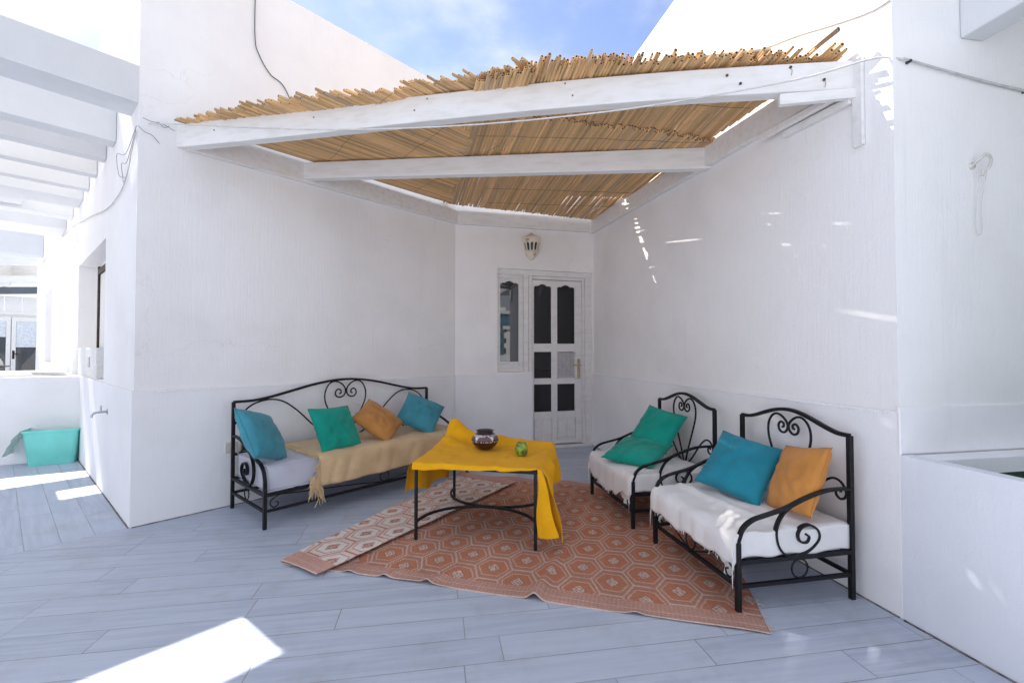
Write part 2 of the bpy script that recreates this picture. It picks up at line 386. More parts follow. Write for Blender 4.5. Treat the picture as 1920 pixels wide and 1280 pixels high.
# sockets behind the sofa
so = thing('wall_socket', 'double cream power socket low on the wall behind the sofa arm', 'socket', PL(.56, .014, .43))
for x in (.56, .655):
    mb = MB(); mb.box(x-.04, x+.04, .014, .024, .385, .465, PL); inw(mb.build('plate', M['plate'], bevel=.003), so)
mb = MB(); mb.box(.625, .685, .0245, .05, .395, .455, PL); inw(mb.build('plug', M['brown_gapshade'], bevel=.003), so)

# ------------------------------------------------------------------ entrance wall with door, side light
ent = thing('entrance_wall', 'short white wall across the corner holding the glazed door and its narrow side window', 'wall', PD(.8, 0, 0))
FX0, FX1, FZ = .483, 1.668, 2.073
mb = MB(); wall_face(mb, B, d, nD, LBC, 0, H, [(FX0, .90, .893, FZ), (.90, FX1, 0., FZ)], .13)
shell(mb, [B, C, C-nD*.3, B-nD*.3], (0,), 0, H); mb.quad(PD(0, -.13, 0), PD(LBC, -.13, 0), PD(LBC, -.13, H), PD(0, -.13, H))
inw(mb.build('wall', M['stucco_r']), ent)
mb = MB(); mb.box(0, .9, 0, .012, 0, ZD, PD); inw(mb.build('dado', M['lowdado'], bevel=.003), ent)
# frame
mb = MB()
mb.box(FX0, FX1, -.11, -.03, FZ-.062, FZ, PD); mb.box(1.585, FX1, -.11, -.03, 0, FZ-.062, PD)
mb.box(.862, .906, -.11, -.03, .02, FZ-.062, PD); mb.box(.800, .858, -.105, -.022, .893, FZ-.062, PD)
mb.box(1.552, 1.585, -.11, -.055, 0, FZ-.062, PD); mb.box(.906, 1.552, -.11, -.055, 1.975, FZ-.062, PD); mb.box(.90, FX1, -.1, -.005, -.001, .028, PD)
inw(mb.build('door_frame', M['joinery'], bevel=.004), ent)
def ogee(x): return .5-.5*math.cos(2*math.pi*min(1, max(0, (x-.12)/.76))) if .12 < x < .88 else 0.
def ogee_rail(mb, x0, x1, ztop, zlow, rise, y0, y1):
    n = 22; xs = [x0+(x1-x0)*i/n for i in range(n+1)]; zz = [zlow+rise*ogee(i/n)**.8+(.012 if .08 < i/n < .2 or .8 < i/n < .92 else 0) for i in range(n+1)]
    vs = []
    for y in (y0, y1):
        vs += [PD(x, y, z) for x, z in zip(xs, zz)]+[PD(x, y, ztop) for x in xs]
    m_ = n+1; fs = []
    for o in (0, 2*m_): fs += [(o+i, o+i+1, o+m_+i+1, o+m_+i) for i in range(n)]
    fs += [(i, i+1, 2*m_+i+1, 2*m_+i) for i in range(n)]
    mb.add(vs, fs)
mb = MB(); Y0, Y1 = -.095, -.050
sx = [(.913, .932), (1.163, 1.225), (1.464, 1.546)]
for a, b in sx: mb.box(a, b, Y0, Y1, .036, 1.967, PD)
for a, b in ((.932, 1.163), (1.225, 1.464)):
    for z0, z1 in ((.338, .412), (.742, .804), (1.122, 1.212)): mb.box(a, b, Y0, Y1-.001, z0, z1, PD)
    ogee_rail(mb, a, b, 1.967, 1.885, .035, Y0, Y1-.001)
mb.box(.932, 1.163, Y0, Y1-.016, .036, .338, PD); mb.box(1.225, 1.464, Y0, Y1-.016, .036, .338, PD); mb.box(.912, 1.546, Y1, Y1+.008, .045, .085, PD)
for a, b in ((.944, 1.015), (1.047, 1.158), (1.238, 1.33), (1.36, 1.455)): mb.box(a, b, Y1-.017, Y1-.002, .11, .318, PD)
# glazing beads round the panes
for a, b in ((.932, 1.163), (1.225, 1.464)):
    for z0, z1 in ((.412, .742), (.804, 1.122), (1.212, 1.885)):
        for q in ((a, a+.008, z0, z1), (b-.008, b, z0, z1), (a+.008, b-.008, z0, z0+.008)): mb.box(q[0], q[1], Y1-.02, Y1-.008, q[2], q[3], PD)
door = inw(mb.build('door', M['joinery'], bevel=.0025), ent)
def sub(o, par, root): o.parent = par; return o
for a, b in ((.932, 1.163), (1.225, 1.464)):
    for z0, z1 in ((.412, .742), (.804, 1.122), (1.212, 1.93)):
        if a > 1.2 and z0 == .804: continue
        q = MB(); q.quad(PD(a, -.078, z0), PD(b, -.078, z0), PD(b, -.078, z1), PD(a, -.078, z1)); sub(q.build('pane', M['glass']), door, ent)
q = MB(); a, b, z0, z1 = 1.232, 1.457, .812, 1.114
for k in range(9): q.box(a+(b-a)*k/9, a+(b-a)*(k+.9)/9, -.085, -.066+.003*(k % 2), z0, z1, PD)
for s in (1, -1):
    dx, dz = b-a, z1-z0; L_ = math.hypot(dx, dz); px, pz = -dz/L_*.014, dx/L_*.014
    e0 = (a, z0) if s > 0 else (a, z1); e1 = (b, z1) if s > 0 else (b, z0); pz_ = pz*(1 if s > 0 else 1); px_ = px if s > 0 else -px
    vs = [PD(e[0]+k*px_, y, e[1]+k*pz_) for y in (-.066, -.055+.002*s) for e in (e0, e1) for k in (1, -1)]
    q.add(vs, [(0, 1, 3, 2), (4, 6, 7, 5), (0, 4, 5, 1), (2, 3, 7, 6), (0, 2, 6, 4), (1, 5, 7, 3)])
q.box(a, b, -.066, -.054, z0, z0+.022, PD)
o = sub(q.build('boarded_panel', M['board'], bevel=.002), door, ent); o['label'] = 'boarded panel with crossed battens in place of a pane'
q = MB(); q.box(1.486, 1.523, -.049, -.042, .80, 1.04, PD); q.tube([PD(1.505, -.042, .965), PD(1.505, .005, .965), PD(1.49, .012, .965), PD(1.40, .012, .968)], .009, 10)
q.tube([PD(1.505, -.043, .87), PD(1.505, -.036, .87)], .011, 10)
sub(q.build('handle', M['brass'], smooth=True, angle=40), door, ent)
q = MB(); q.box(.9065, 1.5515, -.125, -.098, .0295, 1.9745, PD); inw(q.build('gap_shade_sheet', M['brown_gapshade']), ent)  # dark sheet behind the leaf, painting the shade in its gaps
# narrow side window
mb = MB(); a0, a1 = .486, .798
mb.box(a0, .527, -.1, -.045, .895, FZ-.062, PD); mb.box(.749, a1, -.1, -.045, .895, FZ-.062, PD); mb.box(.527, .749, -.1, -.046, .99, 1.01, PD)
mb.box(a0+.003, a1, -.1, -.032, .895, .935, PD); mb.box(.527, .749, -.1, -.052, .935, .99, PD); ogee_rail(mb, .527, .749, FZ-.062, 1.905, .035, -.1, -.047); mb.box(.49, .797, -.1, -.036, 1.965, 1.98, PD)
swin = inw(mb.build('window', M['joinery'], bevel=.003), ent)
q = MB(); q.quad(PD(.527, -.080, 1.01), PD(.749, -.0685, 1.01), PD(.749, -.0685, 1.95), PD(.527, -.080, 1.95)); sub(q.build('pane', M['mirror']), swin, ent)

# wall lantern over the door
lan = thing('wall_lantern', 'rusty cream half lantern lamp on the wall above the white door', 'lamp', PD(.885, 0, 2.18), d)
cream, rust = (.82, .76, .64), (.30, .14, .07)
def rc(i, k, z, a): t = .5+.5*nz(k*1.7, z*60, 3); return tuple(c*(1-t*.8)+r*t*.8 for c, r in zip(cream, rust)) if t > .64 else cream
def rr_(i, k, z, a): t = .15+.8*abs(nz(k*1.3, z*70)); return tuple(c*(1-t)+r*t for c, r in zip(cream, rust))
hx = lambda prof, q, fn: q.lathe(prof, 6, (0, -.01), fn, -math.pi, 0)
q = MB(); hx([(.0, .325), (.012, .318), (.03, .30), (.055, .285), (.062, .282), (.095, .262), (.106, .258), (.104, .252)], q, rr_); q.build('cap', M['lanternmetal'], lan)
q = MB(); hx([(.104, .252), (.107, .235), (.104, .205), (.099, .200)], q, rc)
for k in range(7):
    a = -math.pi+math.pi*k/6; c_, s_ = math.cos(a), math.sin(a)
    q.tube([(.100*c_, -.01+.100*s_, .225), (.095*c_, -.01+.095*s_, .19), (.075*c_, -.01+.075*s_, .105)], .0075, 6, col=cream)
for k in range(6):                                            # arches between the posts
    a0_, a1_ = -math.pi+math.pi*k/6, -math.pi+math.pi*(k+1)/6
    pts = []
    for j in range(9):
        t = j/8; a = a0_+(a1_-a0_)*t; r = .098*math.cos(math.pi/12)/math.cos((t-.5)*math.pi/6); pts.append((r*math.cos(a), -.01+r*math.sin(a), .175+.028*math.sin(math.pi*t)))
    q.tube(pts, .006, 5, col=cream)
q.build('cage', M['lanternmetal'], lan)
q = MB(); hx([(.088, .245), (.066, .105)], q, lambda *a: (.22, .19, .18)); q.build('glass', M['farglass'], lan)
q = MB(); hx([(.080, .108), (.083, .095), (.070, .085), (.074, .070), (.055, .045), (.030, .025), (.022, .012), (.026, .006), (.0, .0)], q, rc); q.build('bowl', M['lanternmetal'], lan)
q = MB(); q.box(-.05, .05, -.016, 0, .06, .27); q.build('backplate', M['plate'], lan, bevel=.003)

# ------------------------------------------------------------------ right wing and the low parapet that runs on from it
rw = thing('house_wing', 'white stucco house wing to the right of the door, sunlit above the cane canopy', 'building', PR(0, 0, 0))
mb = MB(); wall_face(mb, C, w, nR, LCD, 0, H); wall_face(mb, D, -nR, w, 5., 0, H)
shell(mb, [C, D, D-nR*5, C-nR*5], (0, 1), 0, H); inw(mb.build('wall', M['stucco']), rw)
mb = MB(); bar(mb, C+w*.002, D+w*.014, .012, 0, ZD, n=nR); bar(mb, D+nR*.012, D-nR*5, .010, .69, ZD+.02, n=w)
inw(mb.build('dado', M['lowdado'], bevel=.004), rw)
bead(PR, .05, LCD-.02, 'rope_moulding', rw)
par = thing('parapet_wall', 'low white parapet in the right foreground fronting a raised planting bed', 'wall', PR(LCD, 0, 0))
mb = MB(); E_ = D+w*5
mb.box(.0141, 5, .0122, -.045, 0, .69, lambda s, o, z: PR(LCD+s, o, z)); inw(mb.build('wall', M['parapet']), par)
mb = MB(); mb.box(.045, 5, .0145, .105, 0, .688, PW); inw(mb.build('ledge', M['lowdado'], bevel=.006), par)
mb = MB(); mb.box(.046, 5, .106, 5, .3, .62, PW); tag(mb.build('turf', M['turf']), 'dark green turf filling the bed behind the low parapet', 'turf', kind='stuff')
ov = thing('roof_overhang', 'shaded white overhang with a deep edge beam at the upper right', 'roof', PW(.4, .01, 2.54))
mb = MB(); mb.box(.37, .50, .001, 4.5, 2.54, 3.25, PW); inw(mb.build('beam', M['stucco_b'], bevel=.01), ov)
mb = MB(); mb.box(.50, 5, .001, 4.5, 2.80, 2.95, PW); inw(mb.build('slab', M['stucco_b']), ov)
hk = thing('wall_hook', 'old white hook with a hanging loop of string on the wall at the far right', 'hook', PW(.45, .01, 1.95))
mb = MB(); mb.tube(spline([PW(.425, .003, 1.965), PW(.427, .03, 1.985), PW(.45, .04, 2.005), PW(.475, .04, 1.985), PW(.47, .035, 1.95), PW(.445, .03, 1.93), PW(.44, .03, 1.91)], 6), .006, 7)
mb.tube([PW(.425, .0, 1.965), PW(.425, .006, 1.965)], .016, 10); inw(mb.build('hook', M['plate'], smooth=True), hk)
mb = MB(); mb.tube(spline([PW(.438, .02, 1.92), PW(.430, .012, 1.80), PW(.428, .01, 1.68), PW(.445, .01, 1.65), PW(.462, .01, 1.68), PW(.462, .012, 1.80), PW(.472, .03, 1.96)], 6), .0016, 5)
inw(mb.build('string', M['cable_w']), hk)

def foot_joint(P, s0, s1, off, root):
    q = MB(); n = int((s1-s0)/.05); q.tube([P(s0+(s1-s0)*k/n, off+.002*nz(k*.9, s0), .0015+.0025*nz(k*.7, 9)) for k in range(n+1)], .0045, 5)
    inw(q.build('foot_joint', M['joint'], smooth=True), root)
foot_joint(PL, 0, LAB, .016, wing); foot_joint(PF, .0, 2.78, .016, wing); foot_joint(PD, 0, .9, .014, ent); foot_joint(PR, 0, LCD, .014, rw); foot_joint(lambda s, o, z: PR(LCD+s, o, z), .02, 4, .0155, par)
# ------------------------------------------------------------------ pergola of the left passage
pg = thing('pergola', 'white concrete pergola of close beams over the side passage at the upper left', 'pergola', PF(1, 1, 2.76))
def pf_beam(t0, t1, z0, z1, a0, a1, name='beam'):
    q = MB(); q.box(t0, t1, a0, a1, z0, z1, PF); return inw(q.build(name, M['stucco_b'], bevel=.008), pg)
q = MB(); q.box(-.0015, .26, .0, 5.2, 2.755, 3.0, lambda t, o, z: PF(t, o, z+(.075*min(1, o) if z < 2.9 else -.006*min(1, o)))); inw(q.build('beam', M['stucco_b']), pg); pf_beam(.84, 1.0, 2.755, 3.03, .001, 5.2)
for t in (1.33, 1.86, 2.42): pf_beam(t, t+.115, 2.755, 3.32, .001, 5.2, 'rafter')
for t0, t1, zt_ in ((2.92, 3.36, 3.32), (3.86, 4.09, 3.0), (4.73, 5.3, 3.0)): pf_beam(t0, t1, 2.76, zt_, .001, 5.2, 'rafter')
pf_beam(3.36, 3.86, 2.80, 2.9, .43, 1.1, 'sun_blocking_board')  # added board that cuts off the sun stripe on the passage floor
pf_beam(5.9, 6.2, 3.07, 3.36, .001, 5.2); pf_beam(9.5, 9.8, 3.06, 3.5, .001, 5.2)
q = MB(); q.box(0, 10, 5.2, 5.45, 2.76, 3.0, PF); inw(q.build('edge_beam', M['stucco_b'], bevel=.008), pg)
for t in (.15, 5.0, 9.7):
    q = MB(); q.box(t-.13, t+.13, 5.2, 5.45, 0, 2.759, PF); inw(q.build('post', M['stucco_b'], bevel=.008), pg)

# low cross wall carrying a raised slab, tub and things beyond
lw = MB(); c0 = A+u*2.80; ld = V2((-.875, -.485)); ln = V2((ld[1], -ld[0])); ln = ln if ln @ V2((0, 1)) > 0 else -ln
lw.prism([c0, c0+ld*4.2, c0+ld*4.2+ln*2.1, c0+ln*2.1], 0, .87)
tag(lw.build('low_wall', M['lowdado'], bevel=.008), 'low white cross wall with a wide sunlit top behind the mint tub', 'wall')
pp = MB(); P0 = c0+ln*.15-l*.12; pp.tube([(*P0, .885), (*(P0+u*.75-l*.25), .885)], .016, 12)
tag(pp.build('pipe_offcut', M['plate'], smooth=True, angle=40), 'short white pipe lying on the low wall beneath the windows', 'pipe')

# mint tub with bag
tb0 = V2((-4.600, 4.560)); tx = V2((.861, .508)); ty = V2((-tx[1], tx[0]))
tub = thing('storage_tub', 'mint green plastic tub on the tiles against the low wall', 'tub', (tb0[0], tb0[1], 0), tx)
q = MB()
def rr(wd, dp, z, cx=0, r=.03, n=5):
    pts = []
    for sx_, sy_, a in ((1, -1, -90), (1, 1, 0), (-1, 1, 90), (-1, -1, 180)):
        for k in range(n): t = R(a+90*k/(n-1)); pts.append((cx+sx_*(wd/2-r)+r*math.cos(t), .10+sy_*(dp/2-r)+r*math.sin(t), z))
    return pts
rings = [rr(.335, .19, 0), rr(.34, .195, .01), rr(.405, .245, .325), rr(.428, .265, .327), rr(.432, .268, .350), rr(.414, .25, .350), rr(.395, .235, .32), rr(.33, .18, .012)]
m_ = len(rings[0]); vs = [p for r_ in rings for p in r_]; fs = [(i*m_+k, i*m_+(k+1) % m_, (i+1)*m_+(k+1) % m_, (i+1)*m_+k) for i in range(len(rings)-1) for k in range(m_)]
fs += [tuple(range(m_)), tuple((len(rings)-1)*m_+k for k in range(m_))]
q.add(vs, fs); q.build('body', M['tin'], tub, smooth=True, angle=35)
bag = MB()
def bagf(a, b):
    x = -.20+.40*a
    return (x, .10+.122*math.cos(b*math.pi*.5)*(1 if b < 2 else 1), .262+.03*math.sin(b*3)*.6+.012*nz(a*9, b*4))
grid(bag, lambda a, b: (-.215+.42*a, .222-.03*b+.012*nz(a*8, b*5), .315+.06*b+.016*nz(a*11, b*4, 2)), 26, 5)
grid(bag, lambda a, b: (-.196-.085*math.sin(b*1.4)-.02*nz(a*5, b*4)-.05*b, -.03+.25*a+.012*nz(a*9, b*5, 4), .357+.01*math.sin(b*9)*(1-b)-.24*b**1.15), 14, 16)
tag(bag.build('bin_liner', M['bag'], smooth=True, solid=.002), 'crumpled clear plastic liner hanging over the side of the mint tub', 'bag')
bo = bpy.data.objects['bin_liner']; bo.location = tub.location; bo.rotation_euler = tub.rotation_euler

# far building, louvre and furniture at the end of the passage
fb0 = V2((-14.8, 13.6)); fx, fn = l, nL
def PB(s, o, z): p = fb0+fx*s+fn*o; return (p[0], p[1], z)
far = thing('garden_room', 'far white boarded garden room with glazed double doors and a grey pitched roof', 'building', PB(0, 0, 0))
mb = MB(); mb.box(-3.5, 4, -.04, -4, 0, 2.25, PB)
for k in range(16): mb.box(-3.5+k*.36, -3.5+k*.36+.345, 0, -.04, 2.25, 2.76, PB)
mb.box(-3.5, 4, .03, -.05, 2.22, 2.30, PB); inw(mb.build('wall', M['shut']), far)
mb = MB(); vs = [PB(-3.5, .2, 2.45), PB(4, .2, 3.25), PB(4, -4, 4.0), PB(-3.5, -4, 3.2)]; vs += [(a, b, c+.22) for a, b, c in vs]
mb.add(vs, [(0, 1, 2, 3), (4, 5, 6, 7), (0, 1, 5, 4), (1, 2, 6, 5), (2, 3, 7, 6), (3, 0, 4, 7)]); inw(mb.build('roof', M['roofgrey']), far)
for k in range(4):
    s0 = -1.35+k*.62; q = MB()
    for a, b, c, e in ((s0, s0+.09, .05, 2.15), (s0+.51, s0+.60, .05, 2.15), (s0+.09, s0+.51, .05, .3), (s0+.09, s0+.51, 2.02, 2.15)): q.box(a, b, -.039, .02, c, e, PB)
    do = inw(q.build('door', M['shut']), far)
    q = MB(); q.quad(PB(s0+.09, -.02, .3), PB(s0+.51, -.02, .3), PB(s0+.51, -.02, 2.02), PB(s0+.09, -.02, 2.02)); sub(q.build('pane', M['farglass']), do, far)
    q = MB(); q.box(s0+.095, s0+.505, -.015, -.005, (1.55 if k % 2 else 1.25), 2.02, PB); sub(q.build('blind', M['blind']), do, far)
    if k == 2: q = MB(); q.box(s0+.02, s0+.07, .02, .03, .9, 1.15, PB); q.tube([PB(s0+.045, .03, 1.05), PB(s0+.045, .08, 1.05), PB(s0+.16, .08, 1.05)], .012, 6); sub(q.build('handle', M['iron']), do, far)
lv = thing('louvre_awning', 'white louvred awning hanging beyond the end of the house above the garden room', 'awning', (-12.2, 11.4, 2.8))
q = MB()
for k in range(6): q.box(-12.9, -11.35, 10.95+k*.13, 11.0+k*.13, 2.80+k*.012, 2.95+k*.012)
inw(q.build('slats', M['shut']), lv)
q = MB(); q.box(-12.98, -12.9, 10.9, 11.7, 2.78, 3.55); q.box(-12.9, -11.2, 11.70, 11.78, 2.9, 3.55); q.box(-12.9, -11.2, 10.9, 10.94, 3.2, 3.5); inw(q.build('frame', M['shut']), lv)
# wicker lamp dome and an iron chair seen over the slab
ic = thing('iron_table', 'small black iron table under a white wicker dome seen over the low wall', 'table', (-11.02, 9.55, 0))
q = MB()
for k in range(3):
    a = 2.1*k; q.tube(spline([(.3*math.cos(a), .3*math.sin(a), 0), (.1*math.cos(a), .1*math.sin(a), .4), (.25*math.cos(a), .25*math.sin(a), .8)], 6), .018, 6)
q.lathe([(.0, .80), (.33, .80), (.34, .82), (.0, .82)], 20); q.build('frame', M['iron'], ic)
dome = MB(); dome.lathe([(.24*math.cos(t), .83+.24*math.sin(t)) for t in np.linspace(0, 1.57, 9)], 20)
do_ = dome.build('wicker_dome', M['plate'], smooth=True); do_.location = (-11.02, 9.55, 0); tag(do_, 'pale wicker dome cover sitting on the far iron table', 'cover')

# ------------------------------------------------------------------ cane canopy: timber frame, cane mats
cf = thing('canopy_frame', 'white painted timber frame carrying the cane mats between the two house wings', 'canopy', PL(.2, .1, 2.5))
def cbeam(p, q, wd, hgt, n, name='beam', dz=0.):
    mb = MB(); za, zb = CZ(*p)+dz, CZ(*q)+dz; bar(mb, p, q, wd, za-hgt, za, zb-hgt, zb, n); return inw(mb.build(name, M['beam'], bevel=.006), cf)
fbL, fbR = A+l*.203, C+w*3.43; ft = (fbR-fbL)/np.linalg.norm(fbR-fbL); fnb = V2((-ft[1], ft[0]))
def fbeam(p, q, z0a, z1a, z0b, z1b, wd, n, name='beam'):
    mb = MB(); bar(mb, p, q, wd, z0a, z1a, z0b, z1b, n); return inw(mb.build(name, M['beam'], bevel=.006), cf)
mb = MB(); NB = 24
for k in range(NB+1):
    s_ = k/NB; p = fbL+(fbR-fbL)*s_; cr = .036*math.sin(math.pi*s_**1.6); p2 = p+fnb*.07; za, zb = 2.531+(2.362-2.531)*s_+cr, 2.703+(2.5-2.703)*s_+cr
    mb.v += [(*p, za), (*p2, za), (*p2, zb), (*p, zb)]
for k in range(NB):
    for j in range(4): mb.f.append((k*4+j, k*4+(j+1) % 4, k*4+4+(j+1) % 4, k*4+4+j)); mb.c.append(None)
mb.f += [(0, 1, 2, 3), (NB*4+3, NB*4+2, NB*4+1, NB*4)]; mb.c += [None, None]
inw(mb.build('beam', M['beam'], bevel=.006), cf)                              # front beam
mL, mR = A+l*1.026+nL*.0, C+w*2.322
mt = (mR-mL)/np.linalg.norm(mR-mL); fbeam(mL, mR, 2.549, 2.681, 2.428, 2.580, .07, V2((-mt[1], mt[0])))   # middle beam
fbeam(A+l*.26, B, 2.520, 2.690, 2.530, 2.674, .045, nL, 'wall_plate'); fbeam(B+d*.02, C-d*.02, 2.527, 2.674, 2.555, 2.720, .045, nD, 'wall_plate'); fbeam(C, C+w*3.33, 2.545, 2.715, 2.395, 2.545, .045, nR, 'wall_plate')
for s_, dz_ in ((.08, .09), (.27, .10), (.44, .07), (.46, .13), (.66, .13), (.67, .06), (.86, .10), (.875, .055), (.93, .12), (.965, .05)):
    p = fbL+(fbR-fbL)*s_-fnb*.001; z_ = 2.531+(2.362-2.531)*s_+.036*math.sin(math.pi*s_**1.6)+dz_; q = MB()
    q.tube([(*p, z_), (*(p-fnb*.004), z_)], .0040+.003*(s_ > .85), 7)
    if s_ > .9: q.tube(spline([(*(p-fnb*.002), z_), (*(p-fnb*.004+ft*.006), z_-.02), (*(p-fnb*.002+ft*.002), z_-.035-.02*random.random())], 4), .0011, 4)
    inw(q.build('nail', M['rust']), cf)
# patched end by the right wall: short packing board, strap and hanging batten
mb = MB(); a_ = fbR-ft*.335-fnb*.012; bar(mb, a_, fbR-ft*.01-fnb*.012, .03, 2.325, 2.379, 2.318, 2.362, -fnb*0+fnb); inw(mb.build('packing_board', M['beam'], bevel=.003), cf)
mb = MB(); mb.box(3.412, 3.462, .002, .02, 2.085, 2.50, PR); inw(mb.build('hanging_batten', M['beam'], bevel=.003), cf)
mb = MB(); bar(mb, C+w*2.86+nR*.045, C+w*3.41+nR*.045, .03, 2.365, 2.40, 2.335, 2.365, nR); bar(mb, C+w*3.0+nR*.002, C+w*3.41+nR*.002, .035, 2.325, 2.36, 2.30, 2.33, nR)
inw(mb.build('brace', M['beam'], bevel=.003), cf)

def cane(mb, p0, p1, z0, z1, r, col, lift0=0., bow=0., end_dark=True, ph=0.):
    """one cane from front tip p0 to back end p1, with nodes, slight bow and ends painted as hollow"""
    n = 6; L_ = np.linalg.norm(p1-p0); k = max(4, int(L_/.16)); t = (p1-p0)/max(L_, 1e-6); nn = V2((-t[1], t[0]))
    vs = []; o = len(mb.v)
    for i in range(k+1):
        s = i/k; p = p0+(p1-p0)*s + nn*bow*math.sin(math.pi*s)*1.0
        z = z0+(z1-z0)*s + lift0*max(0., 1-s*L_/.35)**2 + .003*math.sin(s*7+ph)
        rr0 = r*(1+.09*((i+int(ph*3)) % 3 == 0))*(1.02-.04*s)
        for j in range(n):
            a = 2*math.pi*j/n
            vs.append((p[0]+nn[0]*rr0*math.cos(a), p[1]+nn[1]*rr0*math.cos(a), z+rr0*math.sin(a)))
    fs = []; cs = []
    for i in range(k):
        f_ = .92+.16*random.random()
        cc = tuple(c*f_ for c in col)
        for j in range(n): fs.append((i*n+j, i*n+(j+1) % n, (i+1)*n+(j+1) % n, (i+1)*n+j)); cs.append(cc)
    # closed ends: a rim and a dark disc painting the hollow's shade
    for e, i in ((-1, 0), (1, k)):
        base = len(vs); ctr = np.mean([vs[i*n+j] for j in range(n)], 0)
        for j in range(n): vs.append(tuple(ctr+(np.array(vs[i*n+j])-ctr)*.62))
        for j in range(n): fs.append((i*n+j, i*n+(j+1) % n, base+(j+1) % n, base+j)); cs.append(tuple(c*1.05 for c in col))
        fs.append(tuple(base+j for j in range(n))); cs.append((.02, .013, .01))
    mb.add(vs, fs, cs)
def canecol(q, seed):
    t = random.random(); g_ = nz(q*2.3, seed)*.5+.5; base = np.array((.88, .55, .25))*(.62+.50*t)
    grey = np.array((.46, .36, .27))*(.7+.5*t)
    k = min(1, max(0, (g_-.62)*3.5))*.75+.22*random.random()
    if random.random() < .06: k = .8
    return tuple(base*(1-k)+grey*k)
tips = [(-2.31, 3.09), (-2.05, 2.99), (-1.72, 2.88), (-1.16, 2.68), (-.66, 2.60), (-.17, 2.45), (.10, 2.36), (.29, 2.31), (.73, 2.26), (1.0, 2.22), (1.24, 2.21), (1.62, 2.12)]
def isect(p, dr, q0, q1):
    e = V2(q1)-V2(q0); M_ = np.array([[dr[0], -e[0]], [dr[1], -e[1]]]); s = np.linalg.solve(M_, V2(q0)-V2(p)); return s[0], s[1]
def tip_hit(p, dr):
    best = None
    for a, b in zip(tips[:-1], tips[1:]):
        s, t = isect(p, dr, a, b)
        if -1e-6 <= t <= 1+1e-6: best = s if best is None else best
    return best
sp0, sp1 = V2((-.255, 2.80)), V2((-.735, 4.99))
mats = []
# left mat, canes along the left wall
mb = MB(); q_ = .075
while q_ < 2.30:
    base = A+nL*q_
    hit = tip_hit(base, l)
    s1, t1 = isect(base, l, sp0, sp1)
    over = 0.
    if hit is not None and q_ > 1.45: s1 = max(s1, hit+.48+.06*random.random()); over = min(1, (q_-1.45)/.2)*.026
    if hit is not None and s1 > hit+.1:
        f0 = hit+random.uniform(-.05, .035)-(.05 if random.random() < .12 else 0); f1 = s1+.05+random.uniform(-.02, .03)
        a0_ = base+l*max(f0, .02 if q_ < .3 else f0); a1_ = base+l*f1+nL*random.uniform(-.006, .006)
        r_ = random.uniform(.0068, .0098)
        cane(mb, a0_, a1_, CZ(*a0_)+.014+over, CZ(*a1_)+.012+over+random.uniform(0, .006), r_, canecol(q_*3, 1.3), random.uniform(.0, .014)*min(1, q_/.4), random.uniform(-.004, .004), ph=random.random()*6)
        q_ += r_*1.70*random.choice((1, 1, 1, .93, 1.02))
    else: q_ += .015
# a second layer thrown over the left end
for k in range(46):
    q2 = .10+k*.0165+random.uniform(-.003, .003); base = A+nL*q2; hit = tip_hit(base, l)
    if hit is None: continue
    a0_ = base+l*(hit+.06+random.uniform(-.06, .04)); a1_ = a0_+l*random.uniform(.7, 1.0)
    cane(mb, a0_, a1_, CZ(*a0_)+.034+.02*random.random(), CZ(*a1_)+.03, random.uniform(.007, .010), canecol(q2*3+8, 7.7), random.uniform(.0, .018), random.uniform(-.012, .012), ph=random.random()*6)
mats.append(mb.build('cane_mat', M['reed'], smooth=True, angle=60)); tag(mats[-1], 'left cane mat of the canopy, its canes slanting parallel to the wall above the sofa', 'cane mat', 'cane mats on the canopy')
